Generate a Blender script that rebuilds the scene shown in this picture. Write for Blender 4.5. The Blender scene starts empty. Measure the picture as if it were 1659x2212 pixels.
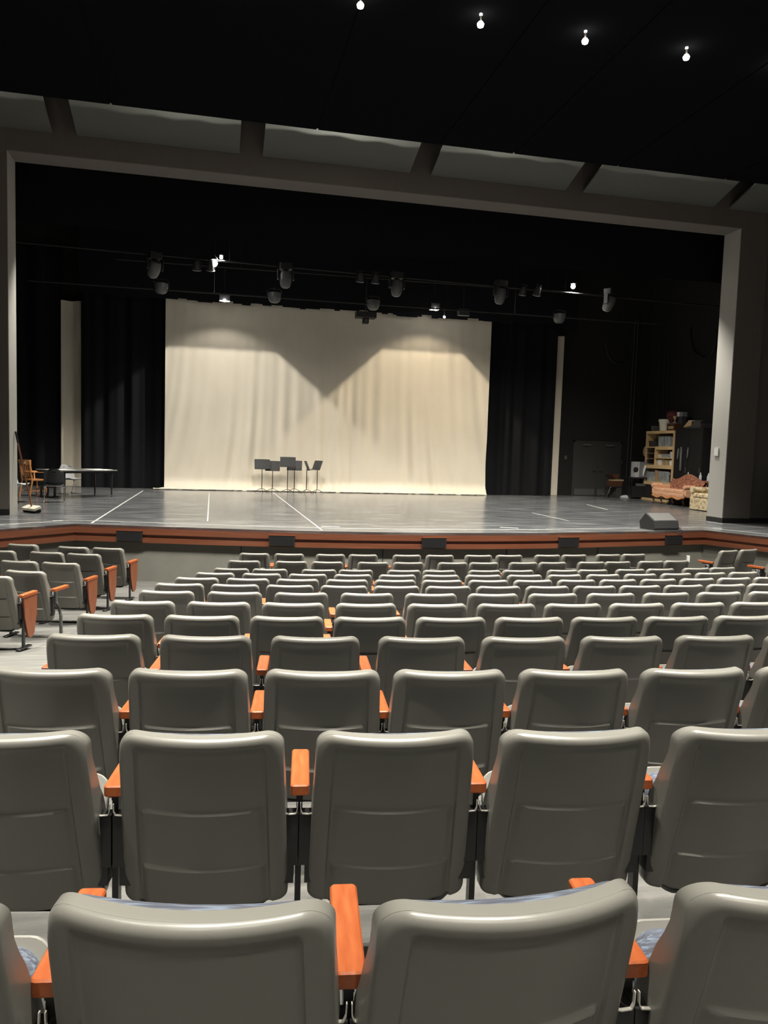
import bpy, bmesh, math, random
from mathutils import Vector, Matrix
random.seed(7)
PI = math.pi
scene = bpy.context.scene
COL = scene.collection

# ------------------------------------------------------------------ camera, world, exposure
ZC = 2.62                      # camera height above the pit floor
F_PX, CX, CY = 1661.0, 829.5, 1106.0
YAW, PITCH, ROLL = math.radians(12.66), math.radians(4.55), math.radians(1.77)
fw = Vector((math.sin(YAW)*math.cos(PITCH), math.cos(YAW)*math.cos(PITCH), -math.sin(PITCH)))
rt = Vector((math.cos(YAW), -math.sin(YAW), 0)); up = rt.cross(fw)
rt2 = math.cos(ROLL)*rt + math.sin(ROLL)*up
up2 = -math.sin(ROLL)*rt + math.cos(ROLL)*up
cam_d = bpy.data.cameras.new('camera'); cam = bpy.data.objects.new('camera', cam_d); COL.objects.link(cam)
M = Matrix((rt2, up2, -fw)).transposed().to_4x4(); M.translation = (0, 0, ZC)
cam.matrix_world = M
cam_d.sensor_fit = 'VERTICAL'; cam_d.sensor_height = 36.0; cam_d.lens = F_PX*36.0/2212
cam_d.clip_end = 200
scene.camera = cam
w = bpy.data.worlds.new('world'); scene.world = w; w.use_nodes = True
w.node_tree.nodes['Background'].inputs[0].default_value = (0.9, 0.95, 1, 1)
w.node_tree.nodes['Background'].inputs[1].default_value = 0.0
vs = scene.view_settings
vs.view_transform = 'Standard'; vs.look = 'None'; vs.gamma = 1.0; vs.exposure = 0.0; vs.use_curve_mapping = False

def ray(px, py):
    return rt2*((px-CX)/F_PX) - up2*((py-CY)/F_PX) + fw
def gp(px, py, z):             # pixel -> point on the level z
    d = ray(px, py); t = (z-ZC)/d.z; return Vector((d.x*t, d.y*t, z))
def yp(px, py, Y):             # pixel -> point on the upright plane y = Y
    d = ray(px, py)*1.0; t = Y/d.y; return Vector((d.x*t, Y, ZC+d.z*t))
def xp(px, py, X):
    d = ray(px, py); t = X/d.x; return Vector((X, d.y*t, ZC+d.z*t))

# ------------------------------------------------------------------ light levels
P_HOUSE = 3100.0; P_WORK = 66.0; P_FRONT = 900.0; P_ELEC = 2300.0
ST = 1.07                      # stage level
CEIL = ZC+6.16                 # black house ceiling
HOUSE = [(10.8, [-3.05, -1.4, 0.25, 1.88, 3.6, 5.2, 6.85, 8.5, 10.1]),
         (7.6, [-3.0, -0.6, 1.8, 4.2, 6.6, 9.0]), (4.4, [-3.0, -0.6, 1.8, 4.2, 6.6, 9.0]), (1.2, [-3.0, -0.6, 1.8, 4.2, 6.6]), (-2.6, [-1.8, 0.6, 3.0, 5.4])]

PR = {10.8: 0.85, 7.6: 1.25, 4.4: 1.25, 1.2: 0.75, -2.6: 0.22}
def spot(name, loc, power, size, blend, color=(1, 0.93, 0.8), radius=0.05, target=None):
    l = bpy.data.lights.new(name, 'SPOT'); l.energy = power; l.color = color
    l.spot_size = math.radians(size); l.spot_blend = blend; l.shadow_soft_size = radius
    o = bpy.data.objects.new(name, l); COL.objects.link(o); o.location = loc
    if target is not None:
        o.rotation_euler = (Vector(target)-Vector(loc)).to_track_quat('-Z', 'Y').to_euler()
    return o
def point(name, loc, power, color=(1, 0.93, 0.8), radius=0.03):
    l = bpy.data.lights.new(name, 'POINT'); l.energy = power; l.color = color; l.shadow_soft_size = radius
    o = bpy.data.objects.new(name, l); COL.objects.link(o); o.location = loc; return o

# ------------------------------------------------------------------ materials
MATS = {}
def mat(name, col, rough=0.5, metal=0.0, noise=None, bump=None, emit=None, spec=0.5, coat=0.0):
    """noise=(scale xyz, second colour, contrast lo, hi); bump=(scale xyz, strength, distance)"""
    m = bpy.data.materials.new(name); m.use_nodes = True; nt = m.node_tree
    b = nt.nodes['Principled BSDF']
    b.inputs['Base Color'].default_value = (*col, 1); b.inputs['Roughness'].default_value = rough
    b.inputs['Metallic'].default_value = metal; b.inputs['Specular IOR Level'].default_value = spec
    b.inputs['Coat Weight'].default_value = coat
    def tex(scale, detail=6):
        tc = nt.nodes.new('ShaderNodeTexCoord'); mp = nt.nodes.new('ShaderNodeMapping')
        mp.inputs['Scale'].default_value = scale
        n = nt.nodes.new('ShaderNodeTexNoise'); n.inputs['Scale'].default_value = 1.0
        n.inputs['Detail'].default_value = detail
        nt.links.new(tc.outputs['Object'], mp.inputs['Vector']); nt.links.new(mp.outputs['Vector'], n.inputs['Vector'])
        return n
    if noise:
        n = tex(noise[0]); cr = nt.nodes.new('ShaderNodeValToRGB')
        cr.color_ramp.elements[0].position = noise[2]; cr.color_ramp.elements[1].position = noise[3]
        cr.color_ramp.elements[0].color = (*col, 1); cr.color_ramp.elements[1].color = (*noise[1], 1)
        if len(noise) > 4:
            e = cr.color_ramp.elements.new((noise[2]+noise[3])/2); e.color = (*noise[4], 1)
        nt.links.new(n.outputs['Fac'], cr.inputs['Fac']); nt.links.new(cr.outputs['Color'], b.inputs['Base Color'])
    if bump:
        n = tex(bump[0], 4); bp = nt.nodes.new('ShaderNodeBump')
        bp.inputs['Strength'].default_value = bump[1]; bp.inputs['Distance'].default_value = bump[2]
        nt.links.new(n.outputs['Fac'], bp.inputs['Height']); nt.links.new(bp.outputs['Normal'], b.inputs['Normal'])
    if emit:
        b.inputs['Emission Color'].default_value = (*emit[0], 1); b.inputs['Emission Strength'].default_value = emit[1]
    MATS[name] = m
    return m
mat('shell', (0.175, 0.171, 0.153), 0.32, bump=((260, 260, 260), 0.08, 0.001))
mat('fabric', (0.055, 0.060, 0.078), 0.9, noise=((13, 170, 170), (0.15, 0.185, 0.24), 0.36, 0.66, (0.075, 0.083, 0.11)), bump=((300, 300, 300), 0.2, 0.002))
mat('fabric_seat', (0.055, 0.060, 0.078), 0.9, noise=((13, 170, 170), (0.15, 0.185, 0.24), 0.36, 0.66, (0.075, 0.083, 0.11)), bump=((300, 300, 300), 0.2, 0.002))
mat('arm_wood', (0.27, 0.060, 0.016), 0.35, noise=((60, 9, 60), (0.35, 0.095, 0.028), 0.35, 0.7))
mat('panel_wood', (0.19, 0.055, 0.022), 0.4, noise=((50, 50, 6), (0.26, 0.085, 0.036), 0.35, 0.7))
mat('black_metal', (0.012, 0.012, 0.013), 0.35)
mat('black_plastic', (0.016, 0.016, 0.017), 0.5)
mat('light_metal', (0.72, 0.70, 0.64), 0.3, 0.6)
mat('chrome', (0.8, 0.8, 0.8), 0.12, 1.0)
mat('grey_metal', (0.10, 0.105, 0.10), 0.45)
mat('trim_grey', (0.175, 0.171, 0.153), 0.4)
mat('carpet', (0.070, 0.069, 0.065), 0.95, noise=((2.2, 14, 2), (0.115, 0.113, 0.105), 0.35, 0.7), bump=((90, 90, 90), 0.4, 0.01))
mat('stage_floor', (0.085, 0.09, 0.095), 0.22, noise=((0.9, 5.5, 1), (0.27, 0.275, 0.275), 0.45, 0.78), bump=((1.5, 4, 1), 0.04, 0.02))
mat('apron_wall', (0.12, 0.118, 0.103), 0.9, noise=((3, 3, 3), (0.14, 0.136, 0.118), 0.3, 0.7), bump=((60, 60, 60), 0.15, 0.01))
mat('fascia', (0.095, 0.029, 0.014), 0.35, noise=((1.2, 1.2, 26), (0.135, 0.047, 0.023), 0.3, 0.75))
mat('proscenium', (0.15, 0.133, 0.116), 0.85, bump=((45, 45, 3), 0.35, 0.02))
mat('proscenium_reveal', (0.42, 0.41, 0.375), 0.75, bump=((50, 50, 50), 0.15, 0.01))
mat('black_paint', (0.012, 0.012, 0.012), 0.8)
mat('ceiling_black', (0.008, 0.008, 0.009), 0.9, spec=0.0)
mat('stage_black', (0.013, 0.013, 0.012), 0.9)
mat('velour', (0.007, 0.0075, 0.009), 0.9, spec=0.2)
mat('cloud', (0.11, 0.115, 0.10), 0.8)
mat('muslin', (0.66, 0.60, 0.49), 0.9, noise=((1.5, 1.5, 0.8), (0.70, 0.64, 0.525), 0.3, 0.7), bump=((180, 180, 180), 0.1, 0.005))
mat('lamp', (1, 1, 1), 0.5, emit=((1, 0.96, 0.86), 30.0))
mat('lamp_hot', (1, 1, 1), 0.5, emit=((1, 0.97, 0.90), 120.0))
mat('reflection_glow', (1, 1, 1), 0.5, emit=((1, 0.96, 0.82), 6.0))  # glow for the imitated bulb reflections under the ceiling
mat('tape', (0.50, 0.50, 0.48), 0.7)
mat('pine', (0.62, 0.43, 0.21), 0.6, noise=((25, 3, 3), (0.70, 0.50, 0.27), 0.3, 0.7))
mat('oak', (0.50, 0.215, 0.07), 0.4, noise=((20, 20, 4), (0.60, 0.28, 0.10), 0.3, 0.7))
mat('dark_wood', (0.09, 0.035, 0.018), 0.4)
mat('handle_wood', (0.25, 0.095, 0.04), 0.45)
mat('white_plastic', (0.72, 0.72, 0.68), 0.5)
mat('cream', (0.70, 0.66, 0.54), 0.6)
mat('pink_fabric', (0.72, 0.40, 0.24), 0.85, noise=((14, 14, 14), (0.60, 0.31, 0.18), 0.4, 0.7))
mat('brown_fabric', (0.36, 0.15, 0.085), 0.8, noise=((16, 16, 16), (0.15, 0.055, 0.03), 0.42, 0.62))
mat('floral', (0.62, 0.52, 0.33), 0.9, noise=((9, 9, 9), (0.36, 0.27, 0.15), 0.48, 0.60))
mat('olive', (0.16, 0.135, 0.085), 0.9, noise=((10, 10, 10), (0.10, 0.085, 0.05), 0.4, 0.6))
mat('cardboard', (0.42, 0.28, 0.15), 0.85)
mat('clear_tub', (0.24, 0.26, 0.27), 0.3, noise=((7, 7, 7), (0.42, 0.44, 0.44), 0.4, 0.65))
mat('dark_stuff', (0.05, 0.045, 0.045), 0.6)
mat('red_fabric', (0.09, 0.016, 0.018), 0.8)
mat('paper', (0.78, 0.77, 0.72), 0.8)
mat('grey_shell', (0.32, 0.325, 0.33), 0.45)
mat('black_shell', (0.03, 0.031, 0.033), 0.4)
mat('grey_box', (0.19, 0.20, 0.21), 0.5)
mat('light_grey', (0.52, 0.53, 0.53), 0.5)
mat('table_top', (0.17, 0.17, 0.165), 0.25)
mat('speaker_black', (0.025, 0.025, 0.026), 0.55)
mat('speaker_grille', (0.10, 0.10, 0.095), 0.6, bump=((400, 400, 400), 0.4, 0.004))
mat('fixture', (0.028, 0.028, 0.028), 0.5)
mat('fixture_lens', (0.10, 0.10, 0.10), 0.4)
mat('door_grey', (0.045, 0.045, 0.043), 0.6)
mat('mesh_grille', (0.014, 0.014, 0.015), 0.5)
mat('wardrobe_black', (0.006, 0.006, 0.006), 0.6)
mat('glass', (0.5, 0.55, 0.55), 0.1)
mat('green_lid', (0.06, 0.12, 0.10), 0.5)
mat('tan', (0.40, 0.31, 0.17), 0.7)

# ------------------------------------------------------------------ mesh helpers
class MB:
    def __init__(s): s.v = []; s.f = []
    def add(s, vs, fs):
        n = len(s.v); s.v += [tuple(v) for v in vs]; s.f += [tuple(i+n for i in f) for f in fs]; return s
    def box(s, x0, x1, y0, y1, z0, z1, T=None):
        vs = [Vector((x, y, z)) for x in (x0, x1) for y in (y0, y1) for z in (z0, z1)]
        if T is not None: vs = [T @ v for v in vs]
        return s.add(vs, [(0, 1, 3, 2), (4, 6, 7, 5), (0, 4, 5, 1), (2, 3, 7, 6), (0, 2, 6, 4), (1, 5, 7, 3)])
    def rings(s, rings, cap0=True, cap1=True):
        k = len(rings[0]); vs = [p for r in rings for p in r]; fs = []
        for i in range(len(rings)-1):
            for j in range(k):
                a, b = i*k+j, i*k+(j+1) % k
                fs.append((a, b, b+k, a+k))
        if cap0: fs.append(tuple(reversed(range(k))))
        if cap1: fs.append(tuple(range((len(rings)-1)*k, len(rings)*k)))
        return s.add(vs, fs)
    def tube(s, path, r, k=8, rr=None):
        P = [Vector(p) for p in path]; rings = []
        for i, p in enumerate(P):
            d = (P[min(i+1, len(P)-1)]-P[max(i-1, 0)]).normalized()
            a = Vector((0, 0, 1)) if abs(d.z) < 0.9 else Vector((1, 0, 0))
            u = d.cross(a).normalized(); v = d.cross(u)
            q = rr[i] if rr else r
            rings.append([p+u*(math.cos(2*PI*j/k)*q)+v*(math.sin(2*PI*j/k)*q) for j in range(k)])
        return s.rings(rings)
    def lathe(s, prof, c=(0, 0, 0), k=20, T=None):
        rings = [[Vector((c[0]+r*math.cos(2*PI*j/k), c[1]+r*math.sin(2*PI*j/k), c[2]+z)) for j in range(k)] for r, z in prof]
        if T is not None: rings = [[T @ p for p in r] for r in rings]
        return s.rings(rings)
    def grid(s, nu, nv, fn):
        return s.add([fn(i/(nu-1), j/(nv-1)) for j in range(nv) for i in range(nu)],
                     [(j*nu+i, j*nu+i+1, (j+1)*nu+i+1, (j+1)*nu+i) for j in range(nv-1) for i in range(nu-1)])
    def prism(s, pts, lvls, fn):
        """pts: function(inset)->2-D outline; lvls: (inset, n); fn(p, n)->3-D"""
        return s.rings([[fn(p, n) for p in pts(i)] for i, n in lvls])
    def mesh(s, name, m, smooth=40):
        me = bpy.data.meshes.new(name); me.from_pydata([tuple(v) for v in s.v], [], s.f)
        bm = bmesh.new(); bm.from_mesh(me); bmesh.ops.recalc_face_normals(bm, faces=bm.faces); bm.to_mesh(me); bm.free()
        me.materials.append(MATS[m])
        if smooth:
            me.polygons.foreach_set('use_smooth', [True]*len(me.polygons)); me.set_sharp_from_angle(angle=math.radians(smooth))
        me.update(); return me
    def build(s, name, m, parent=None, loc=None, smooth=40):
        return place(name, s.mesh(name, m, smooth), parent, loc)
def place(name, me, parent=None, loc=None):
    o = bpy.data.objects.new(name, me); COL.objects.link(o)
    if parent is not None: o.parent = parent
    if loc is not None: o.location = loc
    return o
def rr(x0, x1, y0, y1, r, k=4):
    def f(i=0.0):
        a, b, c, d = x0+i, x1-i, y0+i, y1-i; q = max(r-i, 0.001); out = []
        for cx_, cy_, t in ((b-q, d-q, 0), (a+q, d-q, 1), (a+q, c+q, 2), (b-q, c+q, 3)):
            for j in range(k+1):
                an = (t+j/k)*PI/2; out.append((cx_+q*math.cos(an), cy_+q*math.sin(an)))
        return out
    return f
def rbox(mb, x0, x1, y0, y1, z0, z1, r=0.01, b=0.004, T=None, k=3):
    fn = (lambda p, n: Vector((p[0], p[1], n))) if T is None else (lambda p, n: T @ Vector((p[0], p[1], n)))
    return mb.prism(rr(x0, x1, y0, y1, r, k), [(b, z0), (0, z0+b), (0, z1-b), (b, z1)], fn)
def smooth01(x, a, b):
    t = min(max((x-a)/(b-a), 0.0), 1.0); return t*t*(3-2*t)
def thing(name, label, cat, loc=(0, 0, 0), rz=0.0, group=None):
    o = bpy.data.objects.new(name, None); COL.objects.link(o); o.empty_display_size = 0.1
    o.location = loc; o.rotation_euler = (0, 0, rz); return tag(o, label, cat, group)
def tag(o, label, cat, group=None, kind=None):
    o['label'] = label; o['category'] = cat
    if group: o['group'] = group
    if kind: o['kind'] = kind
    return o
def struct(mb, name, m, smooth=40, loc=None):
    o = mb.build(name, m, None, loc, smooth); o['kind'] = 'structure'; return o
def I3(*a): return Vector(a)

# ================================================================== LARGE STRUCTURE
SAG, XC = 0.0152, 4.5
def yprime(x, y): return y - SAG*(x-XC)**2
def floor_z(x, y):
    q = yprime(x, y)
    if q < 10.6: z = 1.03-0.1006*(q-0.94)
    else: z = 0.058*(1-smooth01(q, 10.6, 12.4))
    z -= 0.032*(1-smooth01(q, 1.1, 1.8))+0.018*(smooth01(q, 1.1, 1.8)-smooth01(q, 2.2, 2.7))
    side = max(smooth01(-x, 0.5, 1.4), smooth01(x, 8.3, 9.2))
    z += 0.12*side*smooth01(q, 8.6, 11.0)*(1-smooth01(q, 12.4, 13.2))
    return z
mb = MB()
mb.grid(64, 78, lambda u, v: (-9+u*27, -8+v*24.5, floor_z(-9+u*27, -8+v*24.5)))
struct(mb, 'floor', 'carpet')

LIP = [(-9.0, 9.0), (-3.56, 14.29), (-2.51, 15.36), (-0.49, 14.85), (1.22, 14.48), (3.22, 14.25), (5.77, 14.27), (7.95, 14.6), (10.78, 15.17), (11.35, 13.85), (13.6, 8.9)]
def refine(pts):
    out = []
    for i in range(2, 8):
        p0, p1, p2, p3 = [Vector(pts[min(max(j, 2), 8)]) for j in (i-1, i, i+1, i+2)]
        for k in range(5):
            t = k/5
            out.append(0.5*((2*p1)+(p2-p0)*t+(2*p0-5*p1+4*p2-p3)*t*t+(3*p1-p0-3*p2+p3)*t**3))
    return [Vector(pts[0]), Vector(pts[1])] + out + [Vector(p) for p in pts[8:]]
LIPS = refine(LIP)
def offset_line(d):            # push the lip line towards the house (negative y side) by d
    out = []
    for i, p in enumerate(LIPS):
        a = LIPS[max(i-1, 0)]; b = LIPS[min(i+1, len(LIPS)-1)]
        if i in (2, 32):       # sharp corners
            t1 = (p-LIPS[i-1]).normalized(); t2 = (LIPS[i+1]-p).normalized(); n1 = Vector((t1.y, -t1.x)); n2 = Vector((t2.y, -t2.x))
            n = (n1+n2); n = n/(n.dot(n1))
        else:
            t = (b-a).normalized(); n = Vector((t.y, -t.x))
        out.append(p+n*d)
    return out
def strip(name, m, d0, d1, z0, z1, smooth=30):
    a, b = offset_line(d0), offset_line(d1); mb = MB()
    rings = [[I3(p.x, p.y, z0), I3(q.x, q.y, z0), I3(q.x, q.y, z1), I3(p.x, p.y, z1)] for p, q in zip(a, b)]
    return struct(mb.rings(rings), name, m, smooth)
# stage deck
mb = MB()
poly = [(p.x, p.y) for p in LIPS] + [(19.5, 8.9), (19.5, 30.0), (-10, 30.0)]
mb.rings([[I3(x, y, ST-0.05) for x, y in poly], [I3(x, y, ST) for x, y in poly]])
struct(mb, 'floor_stage', 'stage_floor')
strip('wall_apron', 'apron_wall', -0.10, -0.20, 0.0-0.05, ST-0.06)
strip('trim_1', 'fascia', 0.0, -0.12, ST-0.165, ST-0.004)         # upper wooden band
strip('trim_2', 'fascia', -0.035, -0.12, ST-0.225, ST-0.165)      # recessed band
strip('trim_3', 'fascia', -0.005, -0.12, ST-0.32, ST-0.225)       # lower band
# seams of the apron wall panels
for k, px in enumerate((535, 829, 1100, 1332)):
    p = gp(px, 1152, ST)
    best = min(offset_line(-0.10), key=lambda q: (q.x-p.x)**2)
    struct(MB().box(best.x-0.006, best.x+0.006, best.y-0.012, best.y+0.02, 0.0, ST-0.32), 'trim_%d' % (4+k), 'black_paint')

# proscenium wall: two jambs and a header
PX0, PX1, PY0, PY1, PZ = -4.05, 12.58, 17.0, 17.65, ZC+5.70
TOPZ = ZC+7.2
struct(MB().box(-12, PX0, PY0, PY0+0.45, ST, TOPZ), 'wall_front_left', 'proscenium')
struct(MB().box(PX1, 13.35, PY0, PY0+0.45, ST, TOPZ), 'wall_front_right', 'proscenium')
struct(MB().box(13.35, 21.0, PY0+0.16, PY0+0.5, ST, TOPZ), 'wall_front_right_return', 'proscenium')
struct(MB().box(PX0, PX1, PY0, PY0+0.45, PZ, TOPZ), 'wall_front_header', 'proscenium')
# lighter reveal lining of the opening
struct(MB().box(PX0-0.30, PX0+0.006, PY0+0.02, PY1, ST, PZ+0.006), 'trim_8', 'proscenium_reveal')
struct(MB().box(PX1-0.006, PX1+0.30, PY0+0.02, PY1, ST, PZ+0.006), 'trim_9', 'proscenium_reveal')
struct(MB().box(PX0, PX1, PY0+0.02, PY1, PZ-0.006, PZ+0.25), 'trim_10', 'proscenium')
struct(MB().box(-12, PX0+0.002, PY0-0.012, PY0, ST, ST+0.12), 'baseboard_left', 'black_paint')
mb = MB().box(PX1-0.016, 13.35, PY0-0.012, PY0, ST, ST+0.12)
mb.box(PX1-0.018, PX1-0.006, PY0-0.012, PY1, ST, ST+0.12).box(13.35, 21, PY0+0.148, PY0+0.16, ST, ST+0.12)
struct(mb, 'baseboard_right', 'black_paint')

# stage house shell
BW = 28.35
struct(MB().box(-10, 19.5, BW, BW+0.2, ST, ZC+7.5), 'wall_back', 'stage_black')
struct(MB().box(17.15, 17.35, PY0+0.5, BW, ST, ZC+7.5), 'wall_right', 'stage_black')
struct(MB().box(-10.2, -10, PY0+0.5, BW, ST, ZC+7.5), 'wall_left', 'black_paint')
struct(MB().box(-10, 19.5, PY0+0.45, BW, ZC+7.5, ZC+7.6), 'ceiling_stage', 'black_paint')
# house shell
struct(MB().box(-9.2, -9.0, -8, PY0, 0, TOPZ+1), 'wall_house_left', 'proscenium')
struct(MB().box(18.0, 18.2, -8, PY0+0.16, 0, TOPZ+1), 'wall_house_right', 'proscenium')
struct(MB().box(-9, 18, -8.2, -8, 0, TOPZ+1), 'wall_house_back', 'proscenium')
struct(MB().box(-9, 18, 13.5, PY0+0.4, TOPZ+0.9, TOPZ+1.0), 'ceiling_upper', 'black_paint')
# black house ceiling made of wide boards with narrow joints
CY1 = 15.40
roof = thing('ceiling', 'black slatted ceiling of wide boards over the seats', 'ceiling'); roof['kind'] = 'structure'
del roof['label']; del roof['category']
edges = [-9, -5.7, -1.9, 1.9, 4.35, 5.95, 8.3, 10.9, 14.5, 18]
for i in range(len(edges)-1):
    MB().box(edges[i]+0.02, edges[i+1]-0.02, -8, CY1, CEIL, CEIL+0.015).build('ceiling_board', 'ceiling_black', roof)
for x in edges[1:-1]: MB().box(x-.1, x+.1, -8, CY1-.02, CEIL+.016, CEIL+.024).build('joint_cover', 'ceiling_black', roof)  # strips added over the joints to stop cove light leaking through

# reflector panels between the ceiling and the proscenium header
PE = [(-8.6, -3.20), (-2.74, 0.47), (0.95, 4.16), (4.64, 7.87), (8.31, 11.74), (12.18, 15.6)]
for a, b in PE:
    mb = MB(); s = (6.42-6.12)/(16.05-17.0); zf = lambda y: ZC+6.12+s*(y-17.0)
    mb.add([I3(a, 16.99, zf(17.0)), I3(b, 16.99, zf(17.0)), I3(b, 15.1, zf(15.1)), I3(a, 15.1, zf(15.1)),
            I3(a, 16.99, zf(17.0)+0.04), I3(b, 16.99, zf(17.0)+0.04), I3(b, 15.1, zf(15.1)+0.04), I3(a, 15.1, zf(15.1)+0.04)],
           [(0, 1, 2, 3), (4, 7, 6, 5), (0, 4, 5, 1), (1, 5, 6, 2), (2, 6, 7, 3), (3, 7, 4, 0)])
    i = PE.index((a, b))
    words = ['beside the outer wall above the broom', 'second from the broom side', 'third from the broom side',
             'fourth from the broom side', 'fifth from the broom side', 'sixth, over the side seats']
    tag(mb.build('reflector_panel', 'cloud'), 'sloping pale acoustic ceiling panel above the proscenium, '+words[i], 'panel', 'acoustic panels above the proscenium')
# unseen scalloped strip added on the ceiling edge to shape the cove lamps' light
mb = MB(); n = 420
top = [ZC+6.268+0.0045*math.sin(u*19.0+1.5*math.sin(u*1.7))+0.004*math.sin(u*3.1+1) for u in [(-6+18*i/n) for i in range(n+1)]]
for i in range(n):
    x0, x1 = -6+18*i/n, -6+18*(i+1)/n
    mb.add([I3(x0, 15.37, CEIL+0.015), I3(x1, 15.37, CEIL+0.015), I3(x1, 15.37, top[i+1]), I3(x0, 15.37, top[i])], [(0, 1, 2, 3)])
struct(mb, 'trim_11', 'black_paint', 0)
for x, p in ((-0.6, 90.0), (2.5, 260.0), (5.9, 110.0), (9.9, 30.0), (-4.6, 60.0)):
    point('cove_lamp', (x, 14.9, CEIL+0.045), p, (1, 0.97, 0.9), 0.01)

# ------------------------------------------------------------------ house downlights
HX = 0
for yy, xs in HOUSE:
    for x in xs:
        t = thing('downlight', '', 'downlight', (x, yy, CEIL), 0, 'ceiling downlights')
        MB().tube([(0, 0, -.11), (0, 0, .015)], .012, 8).build('stem', 'light_metal', t)
        MB().lathe([(0.001, -0.19), (0.04, -0.175), (0.05, -0.14), (0.03, -0.11), (0.001, -0.105)], k=12).build('bulb', 'lamp', t)
        MB().lathe([(0.001, -0.03), (0.022, -0.02), (0.022, 0.0), (0.001, 0.005)], k=8).build('bulb_reflection', 'reflection_glow', t)  # glowing bead stands in for the bulb's reflection in the ceiling
        s = spot('downlight_beam', (x, yy, CEIL-0.21), P_HOUSE*PR[yy], 96 if yy > 9 else 88 if yy < 0 else 54, 0.75, (1, 0.95, 0.84), 0.06)
        k = xs.index(x)+1; N = ['', 'first', 'second', 'third', 'fourth', 'fifth', 'sixth', 'seventh', 'eighth', 'ninth']
        t['label'] = 'bright ceiling downlight, %s from the table side, %s row from the stage' % (N[k] if k < 9 else 'ninth', {10.8: 'first', 7.6: 'second', 4.4: 'third', 1.2: 'fourth', -2.6: 'fifth'}[yy])
# ================================================================== SEATS
ZT, ZB = 0.84, 0.215
def hwn(z): return 0.2485+(ZT-z)/(ZT-ZB)*0.018
def hwf(z, inset=0.0, zt=ZT, zb=ZB, rt_=0.055, rb=0.03):
    h = hwn(z)-inset
    if z > zt-rt_: h = h-rt_+math.sqrt(max(rt_**2-(z-(zt-rt_))**2, 0))
    if z < zb+rb: h = h-rb+math.sqrt(max(rb**2-(zb+rb-z)**2, 0))
    return h
def base_y(x, z): return -0.032+(ZT-z)*0.255+0.066*(x/0.25)**2
def edge_d(x, z, inset=0.0, zt=ZT, zb=ZB, r=0.055, rb=0.03):
    x = abs(x); h = hwn(z)-inset
    if z > zt-r and x > h-r: return max(r-math.hypot(x-(h-r), z-(zt-r)), 0)
    if z < zb+rb and x > h-rb: return max(rb-math.hypot(x-(h-rb), zb+rb-z), 0)
    return max(min(h-x, zt-z, z-zb), 0)
def roll(e, R): return R-math.sqrt(max(R*R-(R-e)**2, 0)) if e < R else 0.0
UL = [0, .15, .3, .45, .58, .66, .70, .735, .755, .775, .80, .84, .88, .92, .95, .975, .99, .998, 1.0]
UL = [-u for u in reversed(UL[1:])] + UL
ZL = [.84, .8395, .838, .835, .831, .825, .818, .81, .80, .79, .778, .76, .735, .70, .66, .62, .60, .59, .586, .581, .576, .57, .56, .545, .52, .48, .44, .41, .39, .381, .377, .372, .367, .361, .35, .33, .305, .285, .265, .245, .235, .227, .221, .217, .215]
def side_depth(z):
    pts = [(0.215, 0.03), (0.33, 0.085), (0.45, 0.11), (0.55, 0.10), (0.62, 0.075), (0.74, 0.045), (0.84, 0.028)]
    for (a, p), (b, q) in zip(pts, pts[1:]):
        if z <= b: return p+(q-p)*smooth01(z, a, b)
    return pts[-1][1]
def loop_idx(nu, nv):
    return [i for i in range(nu)] + [j*nu+nu-1 for j in range(1, nv)] + [(nv-1)*nu+i for i in range(nu-2, -1, -1)] + [j*nu for j in range(nv-2, 0, -1)]
def shell_mesh():
    nu, nv = len(UL), len(ZL); vs = []
    for z in ZL:
        for u in UL:
            x = u*hwf(z); ax = abs(x); h = hwn(z)
            e = edge_d(x, z); k = smooth01(z, 0.74, 0.81)
            y = base_y(x, z)+roll(e, 0.010+0.018*k)
            y += 0.012*smooth01(h-ax, 0.049, 0.060)*smooth01(-z, -0.808, -0.785)
            m2 = smooth01(h-ax, 0.066, 0.080)
            for zr in (0.576, 0.367):
                if z <= zr: g = math.exp(-(zr-z)/0.12)
                elif z < zr+0.011: g = 1-(z-zr)/0.011
                else: g = 0
                y -= 0.011*g*m2
            vs.append(I3(x, y, z))
    fs = [(j*nu+i, j*nu+i+1, (j+1)*nu+i+1, (j+1)*nu+i) for j in range(nv-1) for i in range(nu-1)]
    L = loop_idx(nu, nv); n0 = len(vs); k = len(L)
    for st in (0.5, 1.0):
        for i in L:
            p = vs[i]; vs.append(I3(p.x, p.y+side_depth(p.z)*st, p.z))
    for lev in range(2):
        for a in range(k):
            b = (a+1) % k
            A = (L[a], L[b]) if lev == 0 else (n0+a, n0+b)
            B = (n0+lev*k+a, n0+lev*k+b)
            fs.append((A[0], A[1], B[1], B[0]))
    Lset = {q: n0+k+i for i, q in enumerate(L)}; idx = {}
    for j in range(nv):
        for i in range(nu):
            q = j*nu+i
            if q in Lset: idx[q] = Lset[q]
            else:
                p = vs[q]; idx[q] = len(vs); vs.append(I3(p.x, base_y(p.x, p.z)+.022, p.z))
    fs += [(idx[j*nu+i], idx[(j+1)*nu+i], idx[(j+1)*nu+i+1], idx[j*nu+i+1]) for j in range(nv-1) for i in range(nu-1)]
    mb = MB(); mb.add(vs, fs); return mb.mesh('back_shell', 'shell', 50)
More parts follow.
